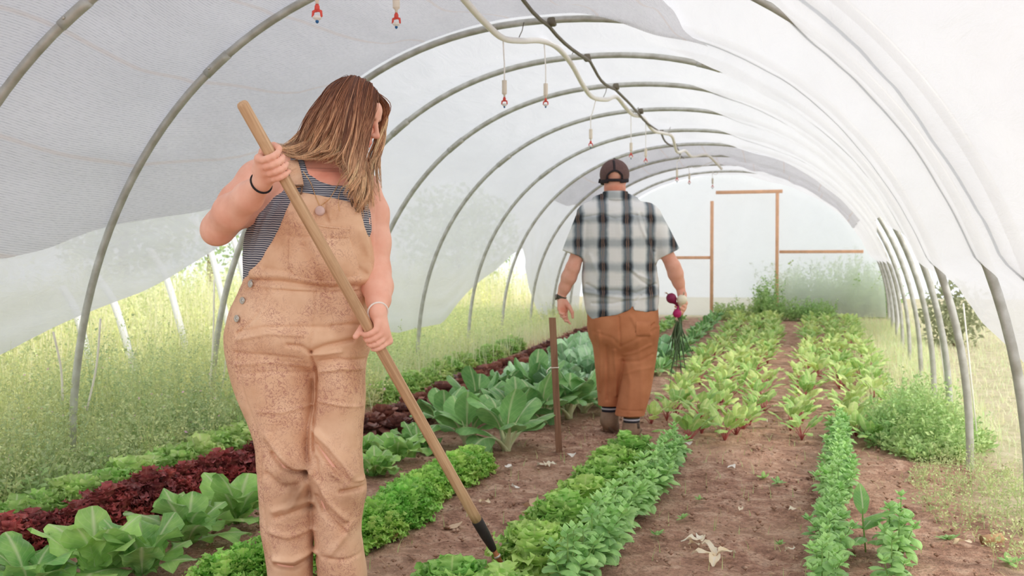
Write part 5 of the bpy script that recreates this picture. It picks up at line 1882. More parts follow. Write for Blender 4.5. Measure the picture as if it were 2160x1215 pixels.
def basil(h=.22, nodes=4, L=.088):
    lv, stk = MB(), MB()
    stems = [(0, 0, h, 0, 0)] + [(.0, 0, h * rp.uniform(.6, .9), rp.uniform(.25, .5), rp.uniform(0, 6.28)) for _ in range(3)]
    for (x, y, hh, lean, az) in stems:
        d = np.array([math.sin(lean) * math.cos(az), math.sin(lean) * math.sin(az), math.cos(lean)])
        P = np.array([d * hh * t + np.array([0, 0, .01]) for t in np.linspace(0, 1, 5)])
        stk.tube(P, [.0035, .003, .0028, .0022, .0015], 5)
        for k in range(nodes):
            t = .30 + .70 * (k + .5) / nodes
            p = d * hh * t
            q = 1.57 * k + az
            l = L * (1.05 - .45 * max(0, t - .55) / .45) * rp.uniform(.8, 1.15)
            for s in (0, 1):
                add_leaf(lv, leaf(l, l * .62, rp.uniform(.1, .6) + .5 * (t > .9), rp.uniform(.9, 1.8), [(0, .03), (.10, .12), (.26, .80), (.48, 1.0), (.72, .82), (.90, .42), (1, .03)], 6, 4, -.22, .002, 2), q + s * math.pi + rp.normal(0, .25), p, rp.uniform(.85, 1.2))
        top = d * hh
        for s in range(4):
            add_leaf(lv, leaf(L * .45, L * .26, 1.0, .6, None, 4, 2, -.2), s * 1.57, top, 1.15)
    return lv, stk


def beet(n=9, L=.17, ps=.12):
    lv, stk = MB(), MB()
    for i in range(n):
        f = i / (n - 1)
        a0 = .8 + .6 * f + rp.normal(0, .12)
        az = i * 2.4 + rp.normal(0, .3)
        p = ps * rp.uniform(.7, 1.1)
        c = np.array([0, math.cos(a0), math.sin(a0)]) * p
        P = rotz(np.array([[0, 0, 0], c * .5 + [0, -.006, .004], c]), az)
        stk.tube(P, [.0045, .0035, .0025], 5)
        add_leaf(lv, leaf(L * rp.uniform(.75, 1.1), .075 * rp.uniform(.85, 1.2), a0 - .05, rp.uniform(.4, 1.4), [(0, .08), (.12, .45), (.35, .9), (.55, 1.0), (.8, .75), (.95, .3), (1, .05)], 7, 4, -.15, .006, 2.0), az, P[-1], rp.uniform(.85, 1.2))
    return lv, stk


def place(proto, name, x, y, rz, s, label, cat, group, parts=None, dz=0.0):
    """proto: list of (part name, mesh object data); one entry without a name is the thing itself"""
    z = float(slope(y)) - 0.008 + dz
    if len(proto) == 1:
        o = bpy.data.objects.new(name, proto[0][1])
    else:
        o = bpy.data.objects.new(name, None)
        o.empty_display_size = .05
    o.location = (x, y, z)
    o.rotation_euler = (0, 0, rz)
    o.scale = (s, s, s)
    COL.objects.link(o)
    tag(o, label, cat, group)
    if len(proto) > 1:
        for nm, me in proto:
            c = bpy.data.objects.new(nm, me)
            COL.objects.link(c)
            c.parent = o
    return o


def protos(fn, k, names, mats):
    out = []
    for _ in range(k):
        r = fn()
        r = r if isinstance(r, tuple) else (r,)
        row = []
        for nm, m, mt in zip(names, r, mats):
            o = m.build(nm, M[mt], link=False)
            row.append((nm, o.data))
            bpy.data.objects.remove(o)
        out.append(row)
    return out


pale = protos(lambda: curly(130, .095, (.050, .085), (.8, 1.05), .012, 3.0, .12, 12, 6, lettuce(12, .13, ruf=.010, rf=3, nl=12, nw=6, lobes=.06), None, .95, False), 3, ['leaves'], ['pale_lettuce'])
frill = protos(lambda: curly(140, .100, (.050, .085), (.8, 1.05), .013, 3.2, .14, 12, 6, lettuce(14, .14, ruf=.012, rf=3, nl=12, nw=6, lobes=.06), None, 1.0, False), 4, ['leaves'], ['lettuce'])
red = protos(lambda: curly(190, .100, (.040, .066), (.7, 1.0), .011, 3.0, .26, 10, 5, lettuce(10, .12, ruf=.010, rf=3, nl=12, nw=6, lobes=.2, seedtip=((1.0, 1.5, .8), (1.1, .9, .95))), ((1.0, 1.45, .85), (1.15, .9, .95)), 1.05, False), 4, ['leaves'], ['red_lettuce'])
dark = protos(lambda: lettuce(26, .13, ruf=.007, rf=2.4, lobes=.05), 3, ['leaves'], ['dark_lettuce'])
endv = protos(endive, 3, ['leaves'], ['endive'])
broad = protos(broadleaf, 4, ['leaves'], ['broad'])
broads = protos(lambda: broadleaf(16, .19, .09, .9), 3, ['leaves'], ['broad'])
chy = protos(choy, 4, ['leaf_blades', 'stalks'], ['choy', 'choy_stalk'])
cab = protos(lambda: choy(17, .28, .165), 3, ['leaf_blades', 'stalks'], ['cabbage', 'choy_stalk'])
bas = protos(basil, 5, ['foliage', 'stems'], ['basil', 'stem'])
bet = protos(beet, 5, ['foliage', 'stalks'], ['beet', 'beet_stalk'])

TENS = {2: 'twent', 3: 'thirt', 4: 'fort', 5: 'fift', 6: 'sixt'}


def nth(i):
    n = i + 1
    if n <= 20: return ORD[n - 1]
    t = {20: 'twenty', 30: 'thirty', 40: 'forty', 50: 'fifty', 60: 'sixty'}[n // 10 * 10]
    return (t[:-1] + 'ieth') if n % 10 == 0 else f'{t}-{ORD[n % 10 - 1]}'


def row(pr, name, pts, step, s0, s1, label, cat, group, jit=.015, dz=0):
    """plants along a line of ground points; label takes the place in the row, counted from the front"""
    P = np.asarray(pts, float)
    d = np.concatenate([[0], np.cumsum(np.linalg.norm(np.diff(P, axis=0), axis=1))])
    n = int(d[-1] / step) + 1
    for i in range(n):
        q = min(i * step, d[-1])
        x, y = np.interp(q, d, P[:, 0]), np.interp(q, d, P[:, 1])
        place(pr[int(rp.integers(len(pr)))], name, x + rp.normal(0, jit), y + rp.normal(0, jit), rp.uniform(0, 6.28), rp.uniform(s0, s1), label.format(n=nth(i)), cat, group, dz=dz)


# left: pale lettuce, red lettuce, later dark lettuce
row(pale, 'pale_lettuce', [(-3.02, 2.95), (-3.10, 5.35)], .20, .95, 1.25, 'pale green frilly lettuce at left behind the red row, {n} from the front', 'lettuce', 'pale lettuces at the left')
row(pale, 'pale_lettuce', [(-3.12, 7.4), (-3.2, 12.0)], .36, .95, 1.3, 'pale green lettuce beside the dark red row past the woman, {n} from the front', 'lettuce', 'pale lettuces beyond the woman')
row(red, 'red_lettuce', [(-2.82, 2.75), (-2.78, 4.6)], .165, .95, 1.2, 'frilly dark red lettuce at left, {n} from the front of its row', 'lettuce', 'red lettuces at the left')
row(red, 'red_lettuce', [(-2.76, 4.90), (-2.74, 5.5)], .18, 1.0, 1.2, 'frilly dark red lettuce at left, past the gap in the red row, {n} there', 'lettuce', 'red lettuces past the gap')
row(dark, 'dark_lettuce', [(-2.66, 5.9), (-2.70, 16.0)], .24, .9, 1.2, 'bronze red lettuce of the far left row beyond the woman, {n} from the front', 'lettuce', 'dark lettuces beyond the woman')
row(dark, 'dark_lettuce', [(-2.48, 6.1), (-2.50, 12.0)], .27, .8, 1.1, 'bronze red lettuce of the inner far left row, {n} from the front', 'lettuce', 'dark lettuces of the inner row')

# broad leaved greens between the red row and the woman
for i, (px, py, s, w) in enumerate(((205, 1222, 1.25, 'large broad leaved pale green plant at the bottom left corner of the bed'), (60, 1250, 1.0, 'broad leaved green plant cut by the bottom edge at left'), (395, 1150, 1.15, 'broad leaved green plant between the red lettuce and the woman'),
                                  (500, 1105, 1.2, 'broad leaved green plant just left of the woman\'s knees'), (300, 1215, 1.1, 'broad leaved green plant crowding the big pale one at bottom left'))):
    g_ = gpt(px, py)
    place(broad[i % 4], 'leafy_green', g_[0], g_[1], rp.uniform(0, 6), s, w, 'leafy green', 'broad leaved greens at the left')
for i, (px, py, s, w) in enumerate(((790, 1005, 1.1, 'right beside the woman\'s knees'), (838, 975, 1.2, 'the middle one right of the woman'), (880, 950, 1.15, 'nearest the pak choi right of the woman'), (770, 965, 1.0, 'half hidden behind the woman\'s legs'))):
    g_ = gpt(px, py)
    place(broads[i % 3], 'leafy_green', g_[0], g_[1], rp.uniform(0, 6), s, f'bushy yellow green leafy plant, {w}', 'leafy green', 'leafy greens right of the woman')

# pak choi and cabbages in front of the man
for i, (px, py, s, w) in enumerate(((985, 938, 1.05, 'second from the left at the front of the patch'), (1068, 948, 1.1, 'large drooping one at the front of the patch'), (940, 905, .95, 'leftmost at the front of the patch'), (1005, 880, 1.0, 'behind the front three'),
                                  (1090, 900, 1.0, 'between the drooping one and the stake'), (1140, 892, 1.1, 'just left of the stake foot'), (1060, 858, 1.0, 'in the third rank, left'), (1130, 848, 1.1, 'in the third rank, left of the stake'),
                                  (1200, 880, 1.1, 'between the stake and the man\'s left boot'), (1232, 868, 1.0, 'touching the man\'s left trouser leg'))):
    g_ = gpt(px, py)
    place(chy[i % 4], 'pak_choi', g_[0], g_[1], rp.uniform(0, 6), s, f'pak choi with pale stalks, {w}', 'pak choi', 'pak choi before the man')
ci = 0
for yy in np.arange(7.6, 12.2, .42):
    for xx in (-2.15, -1.78, -1.40):
        if xx > -1.5 and 5.8 < yy < 7.0: continue
        place(cab[ci % 3], 'cabbage', xx + rp.normal(0, .05), yy + rp.normal(0, .06), rp.uniform(0, 6), rp.uniform(.85, 1.15), f'blue green cabbage plant left of the man, rank {ci // 3 + 1} from the front, {("left", "middle", "right")[ci % 3]} one', 'cabbage', 'cabbages left of the man')
        ci += 1
row(chy, 'leafy_green', [(-1.15, 9.6), (-1.1, 17.3)], .40, .45, .65, 'leafy green plant in the row beyond the man\'s onions, {n} from the front', 'leafy green', 'leafy greens beyond the man')
row(broads, 'leafy_green', [(-1.8, 12.6), (-1.75, 17.6)], .40, .8, 1.05, 'bright green leafy plant far left of the door frame, {n} from the front', 'leafy green', 'far leafy greens by the end wall')

# curly endive behind the woman's legs and to the right of them
row(endv, 'curly_endive', [gpt(478, 1250)[:2], gpt(800, 1128)[:2], gpt(900, 1046)[:2], gpt(992, 992)[:2]], .135, 1.0, 1.2, 'curly bright green endive in the row passing behind the woman, {n} from the front', 'endive', 'endives in the row behind the woman')
# frilly lettuce and basil down the middle
for i, (px, py, s) in enumerate(((955, 1278, 1.05), (1062, 1302, 1.0), (1128, 1198, 1.12), (1188, 1128, 1.1), (1236, 1082, 1.1), (1268, 1040, 1.1), (1296, 1002, 1.05), (1330, 972, 1.05))):
    g_ = gpt(px, py)
    place(frill[i % 4], 'frilly_lettuce', g_[0], g_[1], rp.uniform(0, 6), s, f'frilly green lettuce of the centre row, {ORD[i]} from the front' + (', beside the hoe tip' if i == 2 else ''), 'lettuce', 'lettuces of the centre row')
row(bas, 'basil', [gpt(1200, 1262)[:2], gpt(1290, 1145)[:2], gpt(1385, 1040)[:2], gpt(1428, 968)[:2]], .10, .85, 1.1, 'basil plant of the centre row beside the lettuce, {n} from the front', 'basil', 'basil plants of the centre row', .012)
row(bas, 'basil', [gpt(1738, 1270)[:2], gpt(1752, 1130)[:2], gpt(1765, 1010)[:2], gpt(1772, 915)[:2]], .10, .72, .92, 'basil plant of the right row, {n} from the front', 'basil', 'basil plants of the right row', .012)
for i, (px, py) in enumerate(((1880, 1245), (1896, 1190), (1876, 1170), (1900, 1140))):
    g_ = gpt(px, py)
    place(bas[i % 5], 'basil', g_[0], g_[1], rp.uniform(0, 6), .86, f'basil plant of the small clump right of the right row, {ORD[i]} from the front', 'basil', 'basil clump at the right')

# tall seedling between the basil
e = empty('tall_seedling', gpt(1826, 1165), 0, 'tall broad leaved seedling rising beside the right basil row', 'seedling')
st_, lv_ = MB(), MB()
st_.tube(bez([(0, 0, 0), (-.005, 0, .06), (-.012, 0, .13), (-.010, 0, .17)], 8), [.0035] * 6 + [.003, .002], 6)
st_.build('stem', M['stem'], e)
for az, z, l, a in ((.2, .15, .12, 1.35), (-1.8, .13, .13, .55), (1.6, .10, .12, .35), (2.8, .06, .11, .2), (-.7, .09, .12, .6)):
    add_leaf(lv_, leaf(l, l * .52, a, .5, None, 8, 4, -.2, .003, 2), az, (-.01, 0, z))
lv_.build('leaves', M['broad'], e)

# beets: two beds running to the far end
nb = 0
for yy in np.arange(6.3, 17.6, .27):
    for k, xx in enumerate((-.78, -.50, -.24)):
        if xx < -.6 and yy < 6.8: continue
        w_ = rp.normal(0, .05)
        place(bet[nb % 5], 'beet_plant', xx + w_ + .01 * (yy - 6), yy + rp.normal(0, .06), rp.uniform(0, 6), rp.uniform(.72, 1.0), f'beet plant of the bed right of the man, rank {nb // 3 + 1} from the front, {("left", "middle", "right")[k]} line', 'beet', 'beets right of the man')
        nb += 1
nb = 0
for yy in np.arange(6.5, 17.6, .27):
    for k, xx in enumerate((.16, .44, .72)):
        place(bet[nb % 5], 'beet_plant', xx + rp.normal(0, .05) + .03 * (yy - 6.5), yy + rp.normal(0, .06), rp.uniform(0, 6), rp.uniform(.70, .95), f'beet plant of the right bed, rank {nb // 3 + 1} from the front, {("left", "middle", "right")[k]} line', 'beet', 'beets of the right bed')
        nb += 1

# ---------------------------------------------------------------- weeds and grass (nobody could count them)
def sprays(name, n, xs, ys_, hs, mat, label, nleaf=18, ll=(.012, .03), tones=((.9, 1, .85), (1.1, 1.1, .9)), lean=.35, dens=None, seed=1, w=.0022, flowers=0.0):
    r = np.random.default_rng(seed)
    X, Y = r.uniform(*xs, n), r.uniform(*ys_, n)
    H = r.uniform(*hs, n)
    if dens is not None:
        k, f = dens(X, Y, r)
        X, Y, H = X[k], Y[k], (H * f)[k]
        n = len(X)
    Z = slope(Y) - .01
    az, ln = r.uniform(0, 6.28, n), np.abs(r.normal(0, lean, n))
    D = np.stack([np.cos(az) * np.sin(ln), np.sin(az) * np.sin(ln), np.cos(ln)], 1)
    B = np.stack([X, Y, Z], 1)
    crv = r.normal(0, .12, (n, 3)) * [1, 1, 0]
    pt = lambda i, t: B[i] + D[i] * (H[i] * t)[:, None] + crv[i] * (H[i] * t * t)[:, None] - np.array([0, 0, .25]) * (H[i] * ln[i] * t * t)[:, None]
    V, F, U, C = [], [], [], []
    tone = r.uniform(0, 1, n)[:, None]
    pn = vnoise(np.stack([X, Y, 0 * X], 1), 1.6, 3)[:, None]
    tone = np.clip(tone * .6 + .2 + .9 * pn, -.15, 1.25)
    H = H * (1 + .45 * vnoise(np.stack([X, Y, 0 * X + 9], 1), 2.3, 2))
    tc = np.array(tones[0]) * (1 - tone) + np.array(tones[1]) * tone
    # stems: two crossed ribbons
    I = np.arange(n)
    for sgn in (0, 1):
        a2 = az + 1.57 * sgn
        S = np.stack([-np.sin(a2), np.cos(a2), 0 * a2], 1)
        b0 = sum(len(v) for v in V)
        lv = [0, .35, .7, 1.0]
        for t in lv:
            c = pt(I, np.full(n, t))
            ww = w * (1.15 - t) * 1.2
            V += [c - S * ww, c + S * ww]
            U += [np.tile([0.35, t], (n, 1)), np.tile([0.65, t], (n, 1))]
            C += [tc * .95, tc * .95]
        for k in range(3):
            q = b0 + 2 * k * n + I
            F.append(np.stack([q, q + n, q + 3 * n, q + 2 * n], 1))
    # leaflets
    J = np.repeat(I, nleaf)
    t = r.uniform(.12, 1.0, len(J))
    c = pt(J, t)
    a = r.uniform(0, 6.28, len(J))
    el = r.uniform(-.2, 1.1, len(J))
    d = np.stack([np.cos(a) * np.cos(el), np.sin(a) * np.cos(el), np.sin(el)], 1)
    L = r.uniform(*ll, len(J)) * (1.25 - .6 * t)
    s = np.cross(d, r.normal(0, 1, (len(J), 3)))
    s /= np.linalg.norm(s, axis=1)[:, None] + 1e-9
    off = d * (r.uniform(0, .05, len(J)) * (1.1 - t))[:, None]
    b0 = sum(len(v) for v in V)
    m = len(J)
    V += [c + off, c + off + d * (L * .5)[:, None] + s * (L * .24)[:, None], c + off + d * L[:, None], c + off + d * (L * .5)[:, None] - s * (L * .24)[:, None]]
    U += [np.tile(u, (m, 1)) for u in ((.5, 0), (1, .5), (.5, 1), (0, .5))]
    lc = tc[J] * r.uniform(.75, 1.25, (m, 1))
    if flowers:
        fl = r.random(m) < flowers
        lc[fl] = (1.7, .95, 2.2)
    C += [lc] * 4
    q = b0 + np.arange(m)
    F.append(np.stack([q, q + m, q + 2 * m, q + 3 * m], 1))
    o = mk(name, np.concatenate(V), np.concatenate(F), M[mat], None, False, np.concatenate(C), np.concatenate(U))
    return tag(o, label, 'weeds', kind='stuff')


def blades(name, n, xs, ys_, hs, mat, label, w=.004, lean=.5, tones=((.9, 1, .8), (1.1, 1.05, .9)), seed=2, dens=None):
    r = np.random.default_rng(seed)
    X, Y, H = r.uniform(*xs, n), r.uniform(*ys_, n), r.uniform(*hs, n)
    if dens is not None:
        k, f = dens(X, Y, r)
        X, Y, H = X[k], Y[k], (H * f)[k]
        n = len(X)
    az, ln = r.uniform(0, 6.28, n), np.abs(r.normal(0, lean, n))
    D = np.stack([np.cos(az), np.sin(az), 0 * az], 1)
    S = np.stack([-np.sin(az), np.cos(az), 0 * az], 1)
    B = np.stack([X, Y, slope(Y) - .01], 1)
    tone = r.uniform(0, 1, n)[:, None]
    tc = np.array(tones[0]) * (1 - tone) + np.array(tones[1]) * tone
    V, U, C, F = [], [], [], []
    for t in (0, .4, .75, 1.0):
        c = B + D * (H * ln * t ** 2)[:, None] + np.array([0, 0, 1.0]) * (H * t * (1 - .3 * ln * t))[:, None]
        ww = w * (1.05 - t)
        V += [c - S * ww, c + S * ww]
        U += [np.tile([.3, t], (n, 1)), np.tile([.7, t], (n, 1))]
        C += [tc, tc]
    I = np.arange(n)
    for k in range(3):
        q = 2 * k * n + I
        F.append(np.stack([q, q + n, q + 3 * n, q + 2 * n], 1))
    o = mk(name, np.concatenate(V), np.concatenate(F), M[mat], None, False, np.concatenate(C), np.concatenate(U))
    return tag(o, label, 'grass', kind='stuff')


def d_left(X, Y, r):
    edge = np.interp(Y, [2, 3, 4.6, 5.5, 7, 9, 18], [-3.42, -3.36, -3.24, -3.1, -3.05, -3.35, -3.35])
    k = X < edge
    f = np.clip(.45 + 1.0 * (edge - X) / .55, .3, 1.0) * np.interp(Y, [2, 4, 6, 9, 14], [.85, .95, 1, .72, .6])
    return k, f


sprays('wispy_weeds', 3000, (-5.0, -3.0), (2.9, 7.5), (.34, .70), 'weed', 'mass of wispy grey green weeds along the open left side', 34, (.016, .036), ((.72, .86, .72), (1.35, 1.28, 1.05)), .45, d_left, 3, .0018, .006)
sprays('seed_stems', 1500, (-5.0, -3.1), (2.9, 8.0), (.55, .95), 'weed', 'pale seed stems standing above the weeds at left', 26, (.008, .016), ((1.05, 1.05, .85), (1.45, 1.32, 1.0)), .35, d_left, 31, .0013)
sprays('leafy_weeds', 500, (-3.75, -3.05), (2.8, 6.5), (.12, .32), 'weed', 'broader leaved low weeds at the edge of the left bed', 16, (.035, .075), ((.75, 1.0, .72), (1.15, 1.2, .9)), .5, d_left, 32, .002)
sprays('wispy_weeds', 3600, (-5.6, -3.0), (7.5, 16.5), (.35, .75), 'weed', 'pale weeds along the left hoop feet beyond the woman', 16, (.02, .045), ((.95, 1.08, .82), (1.45, 1.35, 1.1)), .3, d_left, 4, .002)
sprays('tall_weeds', 3000, (-11, -5.5), (4.0, 22), (.6, 1.25), 'weed', 'tall sunlit weeds outside beyond the left side', 20, (.03, .07), ((1.0, 1.05, .88), (1.5, 1.42, 1.2)), .25, None, 5, .004)
blades('tall_grass', 14000, (-11, -5.4), (4.5, 24), (.5, 1.15), 'dry', 'tall pale straw coloured grass outside the left side', .006, .4, ((.95, 1.0, .8), (1.1, 1.06, .98)), 6)
blades('tall_grass', 14000, (-5.4, -3.05), (5.5, 18), (.15, .42), 'dry', 'yellow green grass between the left hoop feet', .004, .5, ((.78, .95, .64), (1.05, 1.03, .88)), 7)
blades('lawn_grass', 26000, (1.15, 6.5), (3.0, 22), (.04, .13), 'dry', 'short pale dry grass outside the right side', .004, .8, ((.82, .98, .68), (1.1, 1.05, .98)), 8, lambda X, Y, r: (X > xr(Y) + .0, np.ones_like(X)))
blades('lawn_grass', 9000, (.55, 1.9), (6.8, 17.5), (.06, .22), 'dry', 'pale grass growing along the right hoop posts', .004, .6, ((.74, .98, .6), (1.08, 1.06, .88)), 9, lambda X, Y, r: ((X > xr(Y) - .55) & (X < xr(Y) + .3), np.ones_like(X)))


def patch(cx, cy, sx, sy):
    def f(X, Y, r):
        q = ((X - cx) / sx) ** 2 + ((Y - cy) / sy) ** 2
        return q < 1, np.clip(1.15 - q, .35, 1)
    return f


sprays('weed_bush', 900, (.4, 1.3), (5.9, 7.6), (.22, .40), 'weed', 'bushy green weeds at the foot of the right hoop posts', 30, (.02, .05), ((.62, .95, .58), (.95, 1.08, .75)), .4, patch(.86, 6.7, .34, .75), 10, .002)
sprays('wispy_weeds', 520, (.55, 1.5), (3.9, 6.2), (.14, .40), 'weed', 'thin sprawling weeds in front of the right hoop posts', 26, (.008, .02), ((.82, .98, .7), (1.1, 1.08, .85)), .8, patch(.92, 5.0, .30, 1.1), 11, .0013)
sprays('tall_weeds', 700, (-1.3, 2.0), (18.8, 20.3), (.7, 1.5), 'weed', 'tall green weeds showing through the end wall film', 34, (.04, .09), ((.6, .9, .5), (.9, 1.0, .65)), .22, lambda X, Y, r: (X > -.2, np.interp(X, [-1.3, -.2, .3, 1.1, 2], [.4, .6, .8, 1.0, .5])), 12, .004)
sprays('tall_weeds', 160, (-1.0, .0), (17.8, 18.3), (.35, .9), 'weed', 'dark green weeds growing at the foot of the door frame', 40, (.04, .08), ((.45, .75, .42), (.7, .95, .6)), .3, lambda X, Y, r: (np.abs(X + .25) < .18, np.ones_like(X)), 13, .003)
sprays('tall_weeds', 220, (-1.15, .9), (17.7, 18.3), (.2, .42), 'weed', 'low weeds along the bottom of the end wall', 30, (.03, .07), ((.55, .85, .5), (.85, 1.0, .65)), .4, None, 14, .003)
blades('soil_grass', 700, (-1.6, .9), (3.3, 7.5), (.03, .09), 'weed', 'scattered weed blades sprouting in the bare soil paths', .002, .9, ((.75, 1.0, .6), (1.05, 1.1, .8)), 15, lambda X, Y, r: (r.random(len(X)) < .6, np.ones_like(X)))
blades('straw_litter', 4500, (-3.0, 1.1), (2.9, 8.5), (.01, .022), 'straw', 'thin straw and dry stems littering the soil', .0016, 4.5, ((.9, .9, .9), (1.15, 1.1, 1.05)), 16)


def clods():
    r = np.random.default_rng(17)
    V, F, n = [], [], 0
    ico = np.array([[0, 0, 1], [.9, 0, .3], [.28, .85, .3], [-.72, .53, .3], [-.72, -.53, .3], [.28, -.85, .3], [0, 0, -.6]], float)
    fc = [(0, 1, 2), (0, 2, 3), (0, 3, 4), (0, 4, 5), (0, 5, 1), (6, 2, 1), (6, 3, 2), (6, 4, 3), (6, 5, 4), (6, 1, 5)]
    for i in range(3400):
        y = 2.9 + 5.2 * r.random() ** 1.4
        x = r.uniform(-2.7, 1.2)
        s = .005 + .013 * r.random() ** 3
        v = ico * s * r.uniform(.6, 1.3, (7, 1)) * [1, 1, .75]
        V.append(rotz(v, r.uniform(0, 6)) + [x, y, float(slope(y)) + s * .2 + .004])
        F += [tuple(k + n for k in f) for f in fc]
        n += 7
    o = mk('soil_clods', np.concatenate(V), F, M['soil'], None, True)
    tag(o, 'small crumbs and clods of soil on the paths', 'soil', kind='stuff')


clods()

# trees far beyond the left side
for i, (x, y, h, rr, lab) in enumerate(((-15, 20, 4.2, 1.7, 'dark green tree beyond the left side, nearest the woman\'s elbow'), (-19, 30, 6, 2.6, 'green tree far beyond the left side'), (-11, 33, 4.0, 2.2, 'bushy tree far beyond the left hoops'))):
    e = empty('tree', (x, y, float(slope(y)) * 0), 0, lab, 'tree')
    r = np.random.default_rng(50 + i)
    MB().tube([(0, 0, -.1), (.05, 0, h * .3), (0, .05, h * .7)], [.14, .11, .05], 8).build('trunk', M['bark'], e)
    n = 2600
    d = r.normal(0, 1, (n, 3)); d /= np.linalg.norm(d, axis=1)[:, None]
    c = d * (rr * r.random(n) ** .4)[:, None] * [1, 1, 1.05 * h / (2.4 * rr)] + [0, 0, h * .58]
    a, s = r.normal(0, 1, (n, 3)), r.normal(0, 1, (n, 3))
    a /= np.linalg.norm(a, axis=1)[:, None]; s = np.cross(a, s); s /= np.linalg.norm(s, axis=1)[:, None]
    L = r.uniform(.12, .3, (n, 1))
    V = np.concatenate([c, c + a * L * .5 + s * L * .25, c + a * L, c + a * L * .5 - s * L * .25])
    q = np.arange(n)
    mk('crown', V, np.stack([q, q + n, q + 2 * n, q + 3 * n], 1), M['weed'], e, False, np.tile(np.repeat(r.uniform(.45, .9, (n, 1)), 3, 1) * [.8, 1, .7], (4, 1)), np.concatenate([np.tile(u, (n, 1)) for u in ((.5, 0), (1, .5), (.5, 1), (0, .5))]))

# made-up dark bush in place of an unclear dark blue shape outside the right side
e = empty('stand_in_bush', np.array(at(2012, 668, 12.5)) * [1, 1, 0], 0, 'dark bush standing in for an unclear dark blue shape outside, between the right hoop posts', 'stand_in_bush')
r = np.random.default_rng(77)
MB().tube([(0, 0, -.05), (.02, 0, .2), (0, .02, .5)], [.03, .025, .01], 6).build('trunk', M['bark'], e)
n = 700
d = r.normal(0, 1, (n, 3)); d /= np.linalg.norm(d, axis=1)[:, None]
c = d * (.42 * r.random(n) ** .4)[:, None] * [1, 1, 1.1] + [0, 0, .5]
a, s = r.normal(0, 1, (n, 3)), r.normal(0, 1, (n, 3))
a /= np.linalg.norm(a, axis=1)[:, None]; s = np.cross(a, s); s /= np.linalg.norm(s, axis=1)[:, None]
V = np.concatenate([c, c + a * .05 + s * .022, c + a * .10, c + a * .05 - s * .022])
q = np.arange(n)
mk('foliage', V, np.stack([q, q + n, q + 2 * n, q + 3 * n], 1), M['weed'], e, False, np.full((4 * n, 3), .5), np.concatenate([np.tile(u, (n, 1)) for u in ((.5, 0), (1, .5), (.5, 1), (0, .5))]))

# ---------------------------------------------------------------- litter on the soil: scraps of paper, tags, dry leaves
def scrap(name, px, py, w, h, bendz, rz, mat, label, cat='paper'):
    g_ = gpt(px, py)
    s, t = np.linspace(-1, 1, 7), np.linspace(-1, 1, 5)
    S_2, T_2 = np.meshgrid(s, t, indexing='ij')
    r = np.random.default_rng(int(px))
    top = np.stack([S_2 * w / 2 * (1 + .06 * np.sin(T_2 * 5)), T_2 * h / 2 * (1 + .08 * np.sin(S_2 * 4 + 1)), .012 + bendz * S_2 ** 2 + .006 * np.sin(S_2 * 3 + T_2 * 2)], -1)
    top[..., 2] += r.normal(0, .0012, top.shape[:2])
    bot = top - [0, 0, .0012]
    m = MB().grid(top)
    m.grid(bot[::-1])
    o = m.build(name, M[mat], None)
    o.location = g_ + [0, 0, .002]
    o.rotation_euler = (rp.normal(0, .15), rp.normal(0, .15), rz)
    return tag(o, label, cat)


scrap('paper_scrap', 958, 1117, .082, .045, .006, .35, 'paper', 'flat tan scrap of paper lying left of the hoe\'s black ferrule', 'paper')
scrap('cardboard_scrap', 822, 1140, .05, .045, .016, .9, 'card', 'folded scrap of cardboard beside the endive right of the woman', 'cardboard')
scrap('paper_scrap', 1120, 1075, .058, .05, .03, 1.1, 'paper', 'folded cream paper packet right of the hoe handle', 'paper')
scrap('plant_tag', 1085, 1032, .045, .014, .002, .5, 'whitecard', 'small white tag on the soil between hoe and lettuce row', 'tag')
scrap('paper_scrap', 1072, 992, .05, .04, .012, 2.0, 'whitecard', 'pale crumpled paper near the end of the endive row', 'paper')
scrap('paper_scrap', 1205, 965, .05, .03, .012, .3, 'whitecard', 'white paper scrap on the soil right of the stake', 'paper')
scrap('paper_scrap', 1543, 990, .04, .035, .006, 1.2, 'whitecard', 'small white scrap on the middle path', 'paper')
scrap('plant_tag', 1452, 940, .045, .035, .008, .4, 'whitecard', 'pale scrap beside the far end of the centre basil row', 'tag')
scrap('plant_tag', 1884, 940, .06, .03, .004, .3, 'whitecard', 'white tag on the soil before the bushy weeds at right', 'tag')
g_ = gpt(2092, 1146)
o = MB().lathe([(.0175, -.042), (.019, -.042), (.019, .042), (.0175, .042), (.016, .040), (.016, -.04), (.0175, -.042)], 18, (0, 0, .018), (.9, .3, .1)).build('cardboard_tube', M['card'])
o.location = g_
tag(o, 'short cardboard tube lying by the foot of the front right post', 'tube')
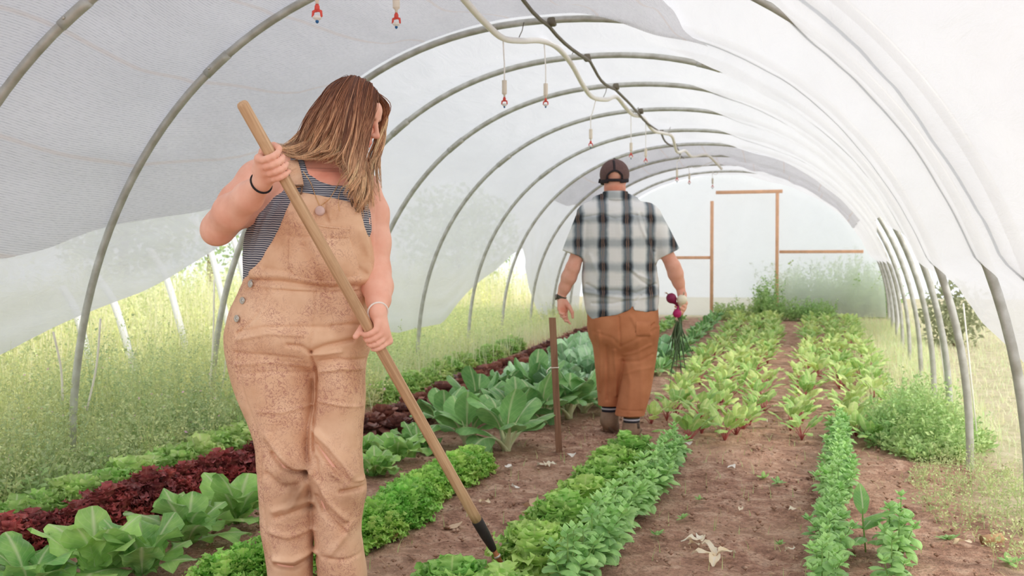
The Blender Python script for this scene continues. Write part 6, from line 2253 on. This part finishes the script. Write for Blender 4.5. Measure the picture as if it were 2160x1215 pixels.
for i, (px, py, l, w) in enumerate(((845, 1130, .06, 'beside the folded cardboard'), (1010, 1060, .07, 'left of the cream packet'), (1150, 985, .09, 'crumpled, in front of the stake'), (1480, 1148, .09, 'at the bottom of the middle path'), (1510, 1180, .10, 'nearest the lower edge on the middle path'), (1560, 1080, .06, 'in the middle of the middle path'),
                                  (1690, 1080, .08, 'against the right basil row'), (1450, 1150, .06, 'at the left of the middle path'), (1610, 890, .07, 'far up the middle path'), (2010, 1150, .07, 'near the cardboard tube'), (370, 1060, .07, 'pale and upright beside the red lettuce'), (1030, 1110, .05, 'close to the hoe\'s ferrule'), (1655, 1165, .06, 'left of the basil at the lower edge'))):
    g_ = gpt(px, py)
    m = MB()
    for q in range(3 if i in (2, 3, 4) else 1):
        add_leaf(m, leaf(l * rp.uniform(.8, 1.1), l * .42, rp.uniform(.1, .6), rp.uniform(.2, 1.4), None, 7, 4, .2, .008, 1.5, .08), q * 2.1 + rp.uniform(0, 1), (0, 0, .006 + .006 * q))
    o = m.build('dry_leaf', M['dead'])
    o.location = g_
    o.rotation_euler = (0, 0, rp.uniform(0, 6))
    tag(o, f'withered pale leaf on the soil, {w}', 'dry leaf', 'withered leaves on the soil')
for i, (px, py, s, w) in enumerate(((1475, 1055, .5, 'just right of the centre basil'), (1440, 1095, .6, 'by the foot of the centre basil'), (1640, 1020, .8, 'in the weedy patch of the middle path'), (1610, 1010, .8, 'beside the weedy patch, left'), (1560, 865, .7, 'far up the middle path'), (2000, 1140, .9, 'left of the cardboard tube'), (2130, 1190, 1.0, 'at the lower right corner'), (1645, 1150, .5, 'left of the right basil'), (1385, 1130, .7, 'on the path below the centre basil'), (430, 1100, .6, 'below the red lettuce'))):
    g_ = gpt(px, py)
    m = MB()
    for q in range(6):
        add_leaf(m, leaf(.07 * rp.uniform(.7, 1.1), .026, rp.uniform(.3, 1.0), rp.uniform(.3, 1.0), None, 6, 3, -.15), q * 2.4, (0, 0, .004))
    o = m.build('weed_seedling', M['broad'])
    o.location = g_
    o.scale = (s, s, s)
    tag(o, f'small green weed seedling, {w}', 'weed', 'weed seedlings on the soil')
# blue cord left in the weeds
o = MB().tube(bez([gpt(355, 948) + [0, 0, .03], gpt(375, 935) + [0, 0, .08], gpt(405, 930) + [0, 0, .09], gpt(418, 942) + [0, 0, .05], gpt(400, 950) + [0, 0, .03], gpt(425, 955) + [0, 0, .02], gpt(465, 946) + [0, 0, .02]], 30), .006, 6).build('blue_cord', M['blue'])
tag(o, 'blue cord tangled in the weeds behind the red lettuce', 'cord')
